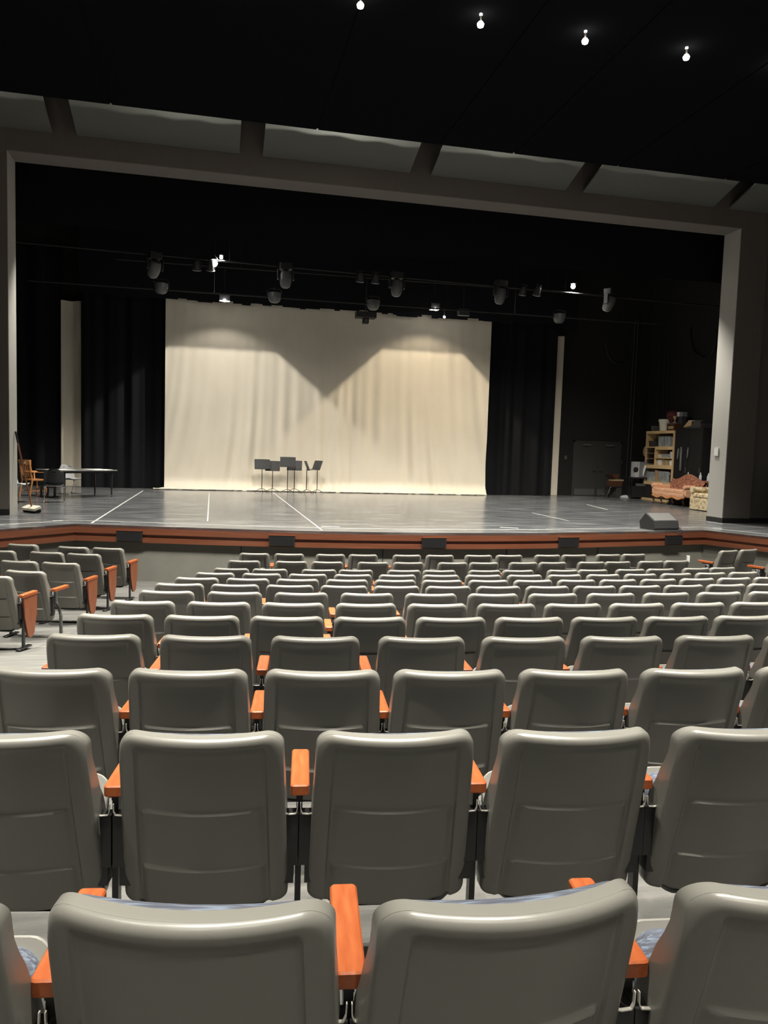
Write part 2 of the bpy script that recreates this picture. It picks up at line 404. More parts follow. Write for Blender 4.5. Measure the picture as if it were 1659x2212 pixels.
def cushion_mesh():
    us = [0, .3, .55, .75, .86, .93, .97, .99, 1]; us = [-u for u in reversed(us[1:])]+us
    zs = [.836, .835, .832, .826, .816, .80, .77, .7, .6, .5, .42, .36, .33, .315, .305, .30]
    nu, nv = len(us), len(zs); vs = []
    for z in zs:
        for u in us:
            x = u*hwf(z, 0.010, 0.836, 0.30, 0.055, 0.05)
            e = edge_d(x, z, 0.010, 0.836, 0.30)
            y = -0.032+(ZT-z)*0.255+0.040*(x/0.25)**2+0.10-0.9*roll(e, 0.035)+0.012*math.cos(x*6)*math.sin((z-.3)/.54*PI)
            vs.append(I3(x, y, z))
    fs = [(j*nu+i, j*nu+i+1, (j+1)*nu+i+1, (j+1)*nu+i) for j in range(nv-1) for i in range(nu-1)]
    L = loop_idx(nu, nv); n0 = len(vs); k = len(L)
    for i in L:
        p = vs[i]; vs.append(I3(p.x*0.985, min(base_y(p.x, p.z)+0.024, p.y-0.004), p.z-0.002))
    for a in range(k):
        b = (a+1) % k; fs.append((L[a], L[b], n0+b, n0+a))
    fs.append(tuple(n0+a for a in range(k)))
    mb = MB(); mb.add(vs, fs); return mb.mesh('back_cushion', 'fabric', 50)
TILT = math.radians(57)
def SP(x, t, n): return I3(x, 0.19+t*math.cos(TILT)-n*math.sin(TILT), 0.245+t*math.sin(TILT)+n*math.cos(TILT))
def seat_prism(x0, x1, t0, t1, r, lv): return MB().prism(rr(x0, x1, t0, t1, r, 6), lv, lambda p, n: SP(p[0], p[1], n))
ME = {}
ME['back_shell'] = shell_mesh(); ME['back_cushion'] = cushion_mesh()
ME['seat_cushion'] = seat_prism(-.222, .222, .03, .355, .07, [(.0, .012), (.0, .045), (.008, .056), (.03, .062), (.1, .066)]).mesh('seat_cushion', 'fabric_seat')
ME['seat_trim'] = seat_prism(-.238, .238, .0, .375, .06, [(.004, 0.0), (.0, .004), (.0, .020), (.004, .024)]).mesh('seat_trim', 'trim_grey')
ME['seat_pan'] = seat_prism(-.232, .232, -.05, .365, .09, [(.06, -.075), (.02, -.062), (.0, -.03), (.0, 0.0)]).mesh('seat_pan', 'black_plastic')
AX = 0.292
ME['armrest'] = MB().prism(rr(-.031, .031, .175, .485, .012), [(.004, .576), (0, .580), (0, .609), (.004, .613)], lambda p, n: I3(p[0], p[1], n)).mesh('armrest', 'arm_wood')
mb = MB(); mb.box(-.010, .010, .205, .245, .02, .578).box(-.011, .011, .20, .40, .555, .576)
ME['arm_post'] = mb.mesh('arm_post', 'black_metal')
ME['foot_plate'] = rbox(MB(), -.03, .03, .10, .36, 0, .016, .015, .003).mesh('foot_plate', 'black_metal')
def bracket(sx):
    mb = MB(); a, b = sorted((sx*(AX-0.001), sx*(AX-0.075)))
    mb.box(a, b, .168, .215, .345, .518).box(a+.02, b-.012, .175, .225, .28, .345)
    return mb.mesh('side_bracket', 'black_metal')
def bracket_edge(sx):
    mb = MB(); P = [(AX-.004, .560), (AX-.005, .535), (AX-.010, .523), (AX-.030, .521), (AX-.066, .529)]
    for (x0, z0), (x1, z1) in zip(P, P[1:]):
        d = Vector((x1-x0, z1-z0)).normalized()*0.0012; nx, nz = -d.y, d.x
        q = [(x0-nx, z0-nz), (x1-nx, z1-nz), (x1+nx, z1+nz), (x0+nx, z0+nz)]
        mb.rings([[I3(sx*x, .160, z) for x, z in q], [I3(sx*x, .168, z) for x, z in q]])
    return mb.mesh('bracket_edge', 'light_metal', 0)
ME['side_bracket_l'], ME['side_bracket_r'] = bracket(-1), bracket(1)
ME['bracket_edge_l'], ME['bracket_edge_r'] = bracket_edge(-1), bracket_edge(1)
def panel_outline(i=0.0):
    out = []; zt_, zb_ = 0.576, 0.10
    for k in range(13):
        a = PI+k*PI/12; out.append((0.345+(0.085-i)*math.cos(a), zb_+0.10+(0.10-i)*math.sin(a)))
    return out + [(0.470-i, 0.35), (0.475-i, zt_-i), (0.195+i, zt_-i), (0.215+i, 0.35)]
ME['end_panel'] = MB().prism(panel_outline, [(.003, -.013), (0, -.010), (0, .010), (.003, .013)], lambda p, n: I3(n, p[0], p[1])).mesh('end_panel', 'panel_wood')
mb = MB(); mb.tube([(0, .22, .576), (0, .235, .45), (0, .30, .36), (0, .345, .25), (0, .35, .02)], .02, 8)
ME['slanted_leg'] = mb.mesh('slanted_leg', 'grey_metal')

ORD = ['', 'first', 'second', 'third', 'fourth', 'fifth', 'sixth', 'seventh', 'eighth', 'ninth', 'tenth', 'eleventh', 'twelfth', 'thirteenth', 'fourteenth', 'fifteenth']
def seat(x, y, z, rz, label, group, left=True, right=False, lpanel=False, rpanel=False, slant=False, lx=AX, rx=AX, twist=0.0):
    t = thing('auditorium_seat', label, 'seat', (x, y, z), rz, group)
    for n in ('back_shell', 'back_cushion', 'seat_cushion', 'seat_trim', 'seat_pan'):
        o = place(n, ME[n], t)
        if n.startswith('back'): o.rotation_euler = (0, 0, twist)
    for s, on, pan, AO in ((-1, left, lpanel, lx), (1, right, rpanel, rx)):
        k = 'l' if s < 0 else 'r'
        place('side_bracket', ME['side_bracket_'+k], t, (s*(AO-AX), 0, 0)); place('bracket_edge', ME['bracket_edge_'+k], t, (s*(AO-AX), 0, 0))
        if on:
            place('armrest', ME['armrest'], t, (s*AO, 0, 0))
            place('slanted_leg' if slant and s > 0 else 'arm_post', ME['slanted_leg' if slant and s > 0 else 'arm_post'], t, (s*AO, 0, 0))
            place('foot_plate', ME['foot_plate'], t, (s*AO, 0, 0))
            if pan: place('end_panel', ME['end_panel'], t, (s*(AO+0.012), 0, 0))
    return t
# rows counted from the stage: list of seat positions along the row, row depth at its middle
ROWS = {
 1: (12.72, [.70, 1.28, 1.98, 2.54, 3.31, 3.90, 4.61, 5.19, 5.94, 6.48, 7.19, 7.74]),
 2: (11.72, [.49, 1.22, 1.78, 2.51, 3.08, 3.82, 4.35, 5.04, 5.57, 6.29, 6.80, 7.47, 8.0]),
 3: (10.67, [.27, .81, 1.51, 2.04, 2.75, 3.28, 3.98, 4.51, 5.24, 5.75, 6.41, 6.96, 7.64, 8.16]),
 4: (9.69, [.04+.594*i for i in range(14)]),
 5: (8.70, [-.17+.580*i for i in range(14)]),
 6: (7.75, [-.33+.568*i for i in range(14)]),
 7: (6.83, [-.41+.616*i for i in range(13)]),
 8: (5.86, [-.54+.593*i for i in range(13)]),
 9: (4.91, [-.64+.573*i for i in range(12)]),
 10: (3.95, [-.64+.607*i for i in range(11)]),
 11: (2.93, [-.67, -.10, .47, 1.03, 1.60, 2.18, 2.76, 3.34, 3.92, 4.50]),
 12: (1.99, [-.62, -.03, .57, 1.16, 1.75, 2.34, 2.93, 3.52]),
 13: (0.94, [-.60, -.04, .54, 1.11, 1.69, 2.27, 2.85])}
ZROW = {1: 1.0-.147, 2: .858, 3: .895, 4: .990, 5: 1.087, 6: 1.185, 7: 1.279, 8: 1.378, 9: 1.469, 10: 1.568, 11: 1.675, 12: 1.767, 13: 1.87}
for r, (y0, xs) in ROWS.items():
    for i, x in enumerate(xs):
        y = y0+SAG*(x-XC)**2; rz = math.atan(2*SAG*(x-XC))
        z = floor_z(x, y)
        tw = {(13, 1): -.08, (13, 2): .11}.get((r, i), random.uniform(-.02, .02))
        pair = r <= 3
        k = i if r != 2 else i+1
        last = (i == len(xs)-1) or (pair and k % 2 == 1)
        newu = i == 0 or (pair and k % 2 == 0)
        lx = (.285 if pair else AX) if newu else (x-xs[i-1])/2
        lab = 'grey-backed auditorium seat in the %s row from the stage, %s from the carpeted aisle' % (ORD[r], ORD[i+1])
        seat(x, y, z, rz, lab, 'seats of the centre block', True, last, i == 0, False, False, lx, ((.285 if pair else AX) if last else (xs[i+1]-x)/2), tw)
# block across the aisle, beside the broom
SIDE = [('a1', -1.61, 12.62, -17, 'front row of the block across the aisle, beside the aisle', True, False),
        ('b1', -2.15, 12.75, -17, 'front row of the block across the aisle, second from the aisle', False, False),
        ('c1', -2.96, 13.08, -17, 'front row of the block across the aisle, third from the aisle', False, False),
        ('a2', -1.82, 11.63, -17, 'second row of the block across the aisle, beside the aisle', True, False),
        ('b2', -2.36, 11.83, -17, 'second row of the block across the aisle, second from the aisle', False, False),
        ('c2', -3.05, 12.02, -17, 'second row of the block across the aisle, third from the aisle', False, False),
        ('a3', -1.95, 10.60, -17, 'third row of the block across the aisle, beside the aisle', True, False),
        ('b3', -2.49, 10.77, -17, 'third row of the block across the aisle, second from the aisle', False, False),
        ('a4', -2.19, 9.74, -20, 'fourth row across the aisle, on a bare slanted leg without end panel', False, True),
        ('a5', -2.38, 8.98, -17, 'fifth row of the block across the aisle, beside the aisle', True, False)]
for n, x, y, a, lab, pan, sl in SIDE:
    seat(x, y, floor_z(x, y), math.radians(a), 'grey auditorium seat, '+lab, 'seats across the aisle', True, pan or sl or n in ('c1',), False, pan, sl)
for x, y, a, lab in ((9.49, 12.50, 18, 'front row of the side block below the wedge speaker, end seat'),
                     (10.04, 12.66, 18, 'front row of the side block below the wedge speaker, second seat in'),
                     (9.88, 11.62, 20, 'second row of the side block below the wedge speaker')):
    seat(x, y, floor_z(x, y), math.radians(a), 'grey auditorium seat, '+lab, 'seats of the far side block', True, x > 9.9)
#STAGE#
# ================================================================== STAGE
def drape(name, m, x0, x1, Y, z0, z1, amp, freq, parent=None, flare=0.0, nu=120, nv=30, seed=0, top_amp=None, thick=0.0):
    rnd = random.Random(seed); ph = [rnd.uniform(0, 6.28) for _ in range(6)]
    ta = amp if top_amp is None else top_amp
    def fn(u, v):
        z = z0+(z1-z0)*v; x = x0+(x1-x0)*u
        a = amp+(ta-amp)*smooth01(v, 0.05, 0.75)
        xx = x+flare*(u-0.5)*2*(1-v)**3
        s = math.sin(xx*freq+ph[0]+0.8*math.sin(xx*freq*0.37+ph[1]))+0.5*math.sin(xx*freq*1.83+ph[2]+0.6*math.sin(xx*1.1+ph[3]))
        return (x+flare*0.25*(u-0.5)*(1-v)**4, Y+a*s, z)
    return MB().grid(nu, nv, fn).build(name, m, parent, None, 180)
# ---- pale backdrop with its folds and the hem lying on the deck
YB = 27.3
ph = [random.uniform(0, 6.28) for _ in range(12)]
def back_fn(u, v):
    x = -1.60+11.58*u; z = ST+0.012+(4.4+ZC+0.9-ST)*v
    c = (u-0.5)*2
    lift = 1-smooth01(v, 0.0, 0.62)
    q = x - 0.9*c*abs(c)*(1-v)**2.2*(1 if abs(c) > 0.2 else 0)
    a = 0.010+0.060*lift*(0.45+0.55*math.sin(x*0.9+ph[0])**2)
    s = math.sin(q*9.5+1.5*math.sin(q*1.3+ph[1])+ph[2])+0.7*math.sin(q*17+1.2*math.sin(q*2.1+ph[3]))+0.6*math.sin(q*4.1+ph[4])
    y = YB+a*s*0.55-0.16*(1-smooth01(v, 0, 0.05))
    return (x, y, z)
bd = thing('backdrop_curtain', 'wide pale muslin backdrop curtain hanging behind the music stands', 'curtain', (0, 0, 0))
MB().grid(420, 60, back_fn).build('cloth', 'muslin', bd, None, 180)
def hem_fn(u, v):
    x = -1.95+11.95*u
    a = 2*PI*v; r = 0.035+0.012*math.sin(x*7+ph[5])+0.01*math.sin(x*17+ph[6])
    return (x, YB-0.16+1.6*r*math.cos(a)+0.02*math.sin(x*5+ph[7]), ST+0.04+r*math.sin(a)*0.9)
MB().grid(200, 9, hem_fn).build('hem', 'muslin', bd, None, 180)
# ---- black legs either side and pale side strips
tag(drape('stage_leg_curtain', 'velour', -4.35, -1.35, 27.75, ST+0.01, ZC+5.6, 0.055, 8.5, None, 0.0, 140, 12, 3), 'black velour leg curtain between pale strip and backdrop, by the table', 'curtain', 'black leg curtains')
tag(drape('stage_leg_curtain', 'velour', 9.80, 12.85, 27.75, ST+0.01, ZC+5.6, 0.055, 8.5, None, 0.0, 140, 12, 4), 'black velour leg curtain between backdrop and narrow pale strip near the doors', 'curtain', 'black leg curtains')
tag(drape('side_curtain', 'muslin', -5.02, -4.10, 28.02, ST+0.01, ZC+4.70, 0.07, 7.0, None, 0.10, 50, 24, 5), 'pale muslin side curtain hanging behind the table', 'curtain')
tag(drape('side_curtain', 'muslin', 12.78, 13.22, 27.98, ST+0.01, ZC+4.62, 0.03, 9.0, None, 0.0, 24, 16, 6), 'narrow pale muslin curtain edge beside the dark double doors', 'curtain')
tag(drape('wing_curtain', 'velour', -9.9, -5.0, 28.18, ST+0.01, ZC+6.5, 0.05, 6, None, 0.0, 120, 8, 8), 'black wing curtain behind the wooden armchair', 'curtain')
# ---- black borders overhead
def border(name, Y, x0, x1, z0, z1, amp, label, seed):
    rnd = random.Random(seed); steps = []; x = x0
    while x < x1:
        wdt = rnd.uniform(0.12, 0.5); steps.append((x, min(x+wdt, x1), z0+rnd.choice([0, 0, amp, amp*0.6, -amp*0.5]))); x += wdt
    pts = []
    for a, b, h in steps: pts += [(a, h), ((a+b)/2, h+rnd.uniform(-.01, .01)), (b, h)]
    mb = MB()
    for (xa, ha), (xb, hb) in zip(pts, pts[1:]):
        mb.add([I3(xa, Y, ha), I3(xb, Y, hb), I3(xb, Y, z1), I3(xa, Y, z1)], [(0, 1, 2, 3)])
        
    return tag(mb.build(name, 'velour', None, None, 0), label, 'curtain')
border('border_curtain', 26.95, -4.3, 13.2, ZC+4.80, ZC+7.5, 0.07, 'black border curtain hiding the top of the pale backdrop', 21)
border('border_curtain', 18.6, -9.5, 17.0, ZC+4.75, ZC+7.4, 0.0, 'wide black border curtain just behind the proscenium opening', 22)

# ---- double doors in the back wall
dr = MB(); d0, d1 = yp(1236, 1072, BW-0.02), yp(1334, 1074, BW-0.02)
dx0, dx1 = d0.x, d1.x; dz = ST+2.13
door = thing('door_1', 'x', 'door', (0, BW, ST)); del door['label']; del door['category']; door['kind'] = 'structure'
mb = MB(); mb.box(dx0-.06, dx0, -.05, -.002, 0, 2.19).box(dx1, dx1+.06, -.05, -.002, 0, 2.19).box(dx0-.06, dx1+.06, -.05, -.002, 2.13, 2.19)
mb.build('door_frame', 'door_grey', door)
mid = (dx0+dx1)/2
for a, b, s in ((dx0+.005, mid-.004, 1), (mid+.004, dx1-.005, -1)):
    lf = MB().box(a, b, -.04, -.004, .01, 2.125).build('door_leaf', 'door_grey', door)
    MB().box(a+.06, b-.06, -.046, -.04, .03, .28).build('kick_plate', 'grey_metal', lf)
    c = (a+b)/2
    MB().box(c-.18, c+.18, -.10, -.04, 2.0, 2.07).build('door_closer', 'grey_metal', lf)
    hx = mid-s*0.09
    MB().tube([(hx, -.04, 1.0), (hx, -.09, 1.0), (hx-s*.10, -.09, 1.0)], .011, 6).build('door_handle', 'chrome', lf)
for px, py, nm, lb in ((1222, 988, 'wall_switch', 'small pale switch plate on the back wall beside the double doors'), (1341, 998, 'wall_switch', 'small switch plate on the back wall between doors and storage shelf')):
    p = yp(px, py, BW-0.01); tag(rbox(MB(), p.x-.05, p.x+.05, p.y-.012, p.y+.008, p.z-.07, p.z+.07, .004, .002).build(nm, 'grey_metal'), lb, 'switch')
for px in (1355, 1362):
    p = yp(px, 1000, BW-0.03)
    tag(MB().tube([(p.x, p.y, ST+.02), (p.x, p.y, ZC+5.5)], .022, 6).build('conduit_pipe', 'door_grey'), 'thin vertical conduit pipe on the dark back wall, '+('nearer the double doors' if px == 1355 else 'nearer the corner'), 'pipe', 'conduit pipes on the back wall')
# cables looped on the right wall
for pts, r, lb in (([(1491, 708), (1492, 735), (1500, 760), (1520, 774), (1536, 765), (1546, 745), (1547, 712)], .03, 'thick black cable hanging in a loop on the side wall above the sofas'),):
    P = [xp(a, b, 17.08) for a, b in pts]
    tag(MB().tube(P, r, 6).build('hanging_cable', 'black_plastic'), lb, 'cable')
P = [yp(a, b, BW-.06) for a, b in [(1308, 740), (1312, 765), (1322, 780), (1334, 786), (1350, 782), (1362, 765), (1366, 735)]]
tag(MB().tube(P, .025, 6).build('hanging_cable', 'black_plastic'), 'thin black cable looped on the back wall above the double doors', 'cable')
for k, px in enumerate((1424, 1436, 1444)):
    P = [xp(px, 745, 17.1), xp(px-1, 800, 17.1), xp(px-3, 850, 17.1), xp(px-4, 893, 17.1)]
    tag(MB().tube(P, .012, 5).build('hanging_cable', 'black_plastic'), 'thin straight cable on the side wall above the storage shelf, '+['nearest the doors', 'middle one', 'nearest the sofas'][k], 'cable', 'cables above the shelf')
# switch on the right jamb, outlet on the apron
p = yp(1541, 976, PY0+0.4)
tag(MB().box(PX1-.028, PX1-.006, PY0+.32, PY0+.48, p.z-.10, p.z+.10).build('wall_switch', 'white_plastic'), 'white switch box on the inner face of the proscenium by the floral couch', 'switch')
p = gp(1486, 1150, ST); ay = min(offset_line(-0.10), key=lambda q: (q.x-p.x)**2); q = yp(1486, 1207, ay.y-0.03)
tag(rbox(MB(), q.x-.03, q.x+.03, ay.y-.06, ay.y-.005, q.z-.07, q.z+.07, .006, .003).build('outlet_box', 'white_plastic'), 'small white outlet box on the apron wall below the wedge speaker', 'outlet')

# ---- tape on the deck
def tape(a, b, wd, label, name='floor_tape'):
    a, b = Vector((a[0], a[1], 0)), Vector((b[0], b[1], 0)); d = (b-a).normalized(); n = Vector((-d.y, d.x, 0))*wd/2
    q = [a-n, b-n, b+n, a+n]
    return tag(MB().rings([[I3(p.x, p.y, ST) for p in q], [I3(p.x, p.y, ST+.003) for p in q]]).build(name, 'tape'), label, 'tape', 'tape marks on the deck')
def g2(px, py): p = gp(px, py, ST); return (p.x, p.y)
tape(g2(309, 1060), g2(198, 1130), .035, 'pale tape line across the deck from the black leg curtain to the front edge')
tape(g2(452, 1064), g2(448.5, 1126), .025, 'faint tape line across the deck, second from the table')
tape(g2(590, 1064), g2(695, 1145), .03, 'tape line running from the music stands to the stage front')
tape(g2(1268, 1090), g2(1312, 1101), .05, 'short tape mark on the deck in front of the double doors')
tape(g2(1150, 1108), g2(1228, 1125), .03, 'long slanting tape mark on the deck beside the wedge speaker')
tape(g2(1526, 1127), g2(1562, 1132), .05, 'short tape strip at the foot of the proscenium by the couch')
tape(g2(694, 1137), g2(734, 1138), .06, 'short wide tape strip near the stage front, below the music stands')
tape(g2(1080, 1139), g2(1120, 1141), .06, 'short wide tape strip near the stage front, between two floor vents')
front = offset_line(-0.62)
fa, fb = front[1:-1], offset_line(-0.642)[1:-1]
tag(MB().rings([[I3(p.x, p.y, ST), I3(q.x, q.y, ST), I3(q.x, q.y, ST+.003), I3(p.x, p.y, ST+.003)] for p, q in zip(fa, fb)]).build('floor_tape', 'tape', None, None, 0), 'long pale tape line following the curved stage front', 'tape', 'tape marks on the deck')
for px in (32, 112, 190, 268, 352, 520, 600, 700, 768, 832, 960, 1100, 1262, 1318, 1376, 1488, 1542, 1600):
    p = gp(px, 1131, ST); q = min(front, key=lambda q: (q.x-p.x)**2)
    i = front.index(q); d = (front[min(i+1, len(front)-1)]-front[max(i-1, 0)]).normalized(); c = Vector((p.x, q.y+(p.x-q.x)*d.y/max(abs(d.x), .2)*(1 if d.x > 0 else -1)))
    tape(c-d*.10, c+d*.10, .05, 'short white tape dash along the stage front')

# ---- vents in the wooden stage front
def at_lip(px, py):
    p = gp(px, py, ST); i = min(range(len(LIPS)), key=lambda k: (LIPS[k].x-p.x)**2+(LIPS[k].y-p.y)**2)
    a, b = LIPS[max(i-1, 0)], LIPS[min(i+1, len(LIPS)-1)]; d = (b-a).normalized()
    t = (Vector((p.x, p.y))-LIPS[i]).dot(d); return LIPS[i]+d*t, math.atan2(d.y, d.x)
VL = ['nearest the table', 'below the music stands', 'at the middle of the backdrop', 'between the middle and the speaker', 'below the wedge speaker']
for k, (px, py) in enumerate(((270, 1138), (609, 1146), (936, 1150), (1227, 1150), (1460, 1147))):
    p, a = at_lip(px, py)
    t = thing('floor_vent', 'black mesh grille box in the wooden stage front, '+VL[k], 'vent', (p.x, p.y, ST-0.30), a, 'grille boxes in the stage front')
    MB().box(-.24, .24, -.035, .06, 0.0, .20).build('vent_box', 'black_plastic', t)
    mb = MB()
    for j in range(25): mb.box(-.23+j*.019, -.225+j*.019, -.041, -.035, .01, .19)
    for j in range(9): mb.box(-.23, .23, -.041, -.035, .012+j*.021, .017+j*.021)
    mb.build('mesh_grille', 'mesh_grille', t)
    MB().box(-.25, .25, -.046, .0, .20, .212).build('vent_rim', 'fascia', t)

# ---- music stands
def music_stand(px, py, h, rz, tilt, label, wd=0.50):
    p = gp(px, py, ST); t = thing('music_stand', label, 'music stand', (p.x*26.72/p.y+(0), 26.72+(p.y-27.3)*.6+(.06 if int(px) in (588, 636) else -.12), ST), rz, 'music stands')
    MB().tube([(0, 0, .12), (0, 0, h-.10)], .013, 8).build('pole', 'black_metal', t)
    mb = MB()
    for k in range(3):
        a = k*2*PI/3+0.5
        mb.tube([(0, 0, .13), (.08*math.cos(a), .08*math.sin(a), .115), (.19*math.cos(a), .19*math.sin(a), .06), (.26*math.cos(a), .26*math.sin(a), .010)], .010, 6)
    mb.build('tripod_base', 'black_metal', t)
    T = Matrix.Translation((0, -.02, h-.02)) @ Matrix.Rotation(math.radians(tilt), 4, 'X')
    def df(u, v):
        x = (u-.5)*wd; return T @ Vector((x, .0-.02*math.cos((u-.5)*PI), (v-.42)*.34))
    mb = MB().grid(9, 5, df); mb.grid(9, 5, lambda u, v: df(u, v)+Vector((0, .008, 0)))
    mb.build('desk', 'speaker_black', t)
    MB().box(-wd/2, wd/2, -.075, .0, -.155, -.145, T).build('ledge', 'black_metal', t)
    return t
music_stand(565, 1061, .96, 0.10, -12, 'black music stand with wide desk, beside the long table end of the group', .53)
music_stand(588, 1062, .91, -0.15, -12, 'black music stand second in the group, its desk tucked behind the first', .50)
music_stand(619, 1063, 1.06, 0.0, -10, 'tallest black music stand, in the middle of the group', .53)
music_stand(636, 1062, .94, -0.2, -14, 'black music stand behind the tallest one, its desk tipped', .52)
music_stand(660, 1063.5, .95, 1.25, -22, 'black music stand turned edge-on, facing its neighbour in a V', .42)
music_stand(684, 1063, .97, -1.0, -22, 'last black music stand, turned edge-on, nearest the middle of the backdrop', .42)

# ---- rigging: battens and moving lights
HANG = {}
def hang_cables(o, a, b):
    for k in range(5):
        p = a.lerp(b, .02+.24*k); MB().tube([p, (p.x, p.y, ZC+7.5)], .006, 5).build('hang_cable', 'black_metal', o)
    return o
def batten(Y, px0, py0, px1, py1, label):
    a, b = yp(px0, py0, Y), yp(px1, py1, Y); HANG[Y] = (a, b)
    return tag(hang_cables(MB().tube([a, b], .025, 8).build('lighting_batten', 'black_paint'), a, b), label, 'pipe')
YM, YW = 22.0, 24.2
batten(YM, 36, 523, 1560, 663, 'long black lighting pipe carrying the moving-head lights')
batten(26.0, 250, 560, 1200, 630, 'short upstage pipe hidden under the border, carrying the work lights')
batten(YW, 60, 606, 1420, 700, 'second lighting pipe further upstage carrying the round wash lights')
def hang_z(Y, x): a, b = HANG[Y]; return a.z+(b.z-a.z)*(x-a.x)/(b.x-a.x)
def moving_head(px, py, rz, tx, label):
    p = yp(px, py, YM)
    t = thing('moving_head_light', label, 'stage light', (p.x, YM, p.z), rz, 'moving-head lights on the pipe')
    rbox(MB(), -.17, .17, -.13, .13, .22, .40, .03, .01).build('base', 'fixture', t)
    for s in (-1, 1):
        MB().prism(rr(-.07, .07, -.07, .24, .05), [(.01, s*.19), (0, s*.20), (0, s*.225), (.01, s*.235)], lambda q, n: I3(n, q[0], q[1])).build('yoke_arm', 'fixture', t)
    T = Matrix.Rotation(math.radians(tx), 4, 'X')
    MB().lathe([(.05, .21), (.13, .18), (.165, .08), (.165, -.05), (.15, -.16), (.12, -.25), (.09, -.27)], k=18, T=T).build('head', 'fixture_lens', t)
    MB().lathe([(.08, -.272), (.08, -.282), (.03, -.29)], k=14, T=T).build('lens', 'glass', t)
    MB().tube([(0, 0, .38), (0, 0, max(hang_z(YM, p.x)-p.z, .42))], .03, 6).build('clamp', 'black_metal', t)
for px, py, rz, tx, lb in ((334, 578, .5, 35, 'moving-head stage light above the black leg curtain by the table, tipped aside'), (617, 600, 0.0, 12, 'moving-head stage light above the music stands'),
                       (857, 619, .1, 10, 'moving-head stage light above the middle of the backdrop'), (1081, 636, .25, 14, 'moving-head stage light above the warm-lit edge of the backdrop'),
                       (1316, 653, .6, 22, 'moving-head stage light above the double doors')):
    moving_head(px, py, rz, tx, lb)
def wash_head(px, py, label):
    p = yp(px, py, YW); t = thing('wash_light', label, 'stage light', (p.x, YW, p.z), 0, 'round wash lights on the upstage pipe')
    MB().lathe([(.20, .14), (.205, .10), (.20, .0), (.165, -.10), (.11, -.15), (.06, -.16)], k=20).build('head', 'fixture_lens', t)
    MB().tube([(-.215, 0, .02), (-.215, 0, .20), (-.16, 0, .27), (.16, 0, .27), (.215, 0, .20), (.215, 0, .02)], .02, 6).build('yoke', 'black_metal', t)
    MB().tube([(0, 0, .26), (0, 0, max(hang_z(YW, p.x)-p.z, .30))], .025, 6).build('clamp', 'black_metal', t)
for px, py, lb in ((348, 623, 'round wash light hanging over the corner of the backdrop by the black leg'), (593, 643, 'round wash light hanging over the music stands'),
                   (806, 659, 'round wash light hanging beside the projector'), (1208, 688, 'round wash light hanging beside the narrow pale curtain edge')):
    wash_head(px, py, lb)
def par_can(px, py, label):
    p = yp(px, py, YM); t = thing('par_light', label, 'stage light', (p.x, YM, p.z), 0, 'small par lights on the pipe')
    T = Matrix.Rotation(math.radians(25), 4, 'X')
    MB().lathe([(.06, .20), (.095, .12), (.105, -.07), (.09, -.07), (.07, .06)], k=16, T=T).build('can', 'fixture', t)
    MB().lathe([(.104, -.075), (.118, -.075), (.118, -.06), (.104, -.06)], k=16, T=T).build('rim', 'light_grey', t)
    MB().tube([(-.12, 0, 0), (-.12, 0, .24), (.12, 0, .24), (.12, 0, 0)], .010, 6).build('yoke', 'black_metal', t)
    MB().tube([(0, 0, .23), (0, 0, max(hang_z(YM, p.x)-p.z, .26))], .02, 6).build('clamp', 'black_metal', t)
for px, py, lb in ((425, 578, 'small par light, outer of the pair beside the glowing par stand-in'), (455, 579, 'small par light right next to the glowing par stand-in'),
                   (778, 603, 'small par light above the projector, outer of its pair'), (811, 606, 'small par light above the projector, inner of its pair'),
                   (1129, 632, 'small par light above the black leg curtain near the doors, outer'), (1160, 633, 'small par light above the black leg curtain near the doors, inner')):
    par_can(px, py, lb)
# projector and camera box hanging in front of the backdrop
p = yp(790, 681, 26.0)
t = thing('projector', 'black projector box hanging in front of the backdrop top', 'projector', (p.x, 26.0, p.z))
rbox(MB(), -.34, .34, -.2, .2, -.10, .10, .02, .01).build('housing', 'speaker_black', t)
rbox(MB(), -.10, .10, -.12, .12, -.28, -.10, .03, .01).build('camera_head', 'speaker_black', t)
MB().lathe([(.055, 0), (.055, .03), (.03, .035)], T=Matrix.Translation((0, -.12, -.19)) @ Matrix.Rotation(PI/2, 4, 'X'), k=12).build('lens', 'fixture_lens', t)
MB().tube([(0, 0, .10), (0, 0, hang_z(26.0, p.x)-p.z+.03)], .02, 6).build('hanger', 'black_metal', t)
p = yp(1001, 676, 26.0)
t = thing('junction_box', 'small black box with pale lower edge under the border curtain', 'box', (p.x, 26.0, p.z))
MB().box(-.19, .19, -.1, .1, -.10, .12).build('body', 'speaker_black', t); MB().box(-.19, .19, -.11, -.1, -.115, -.095).build('edge_strip', 'light_grey', t); MB().tube([(0, 0, .12), (0, 0, hang_z(26.0, p.x)-p.z)], .02, 6).build('hanger', 'black_metal', t)

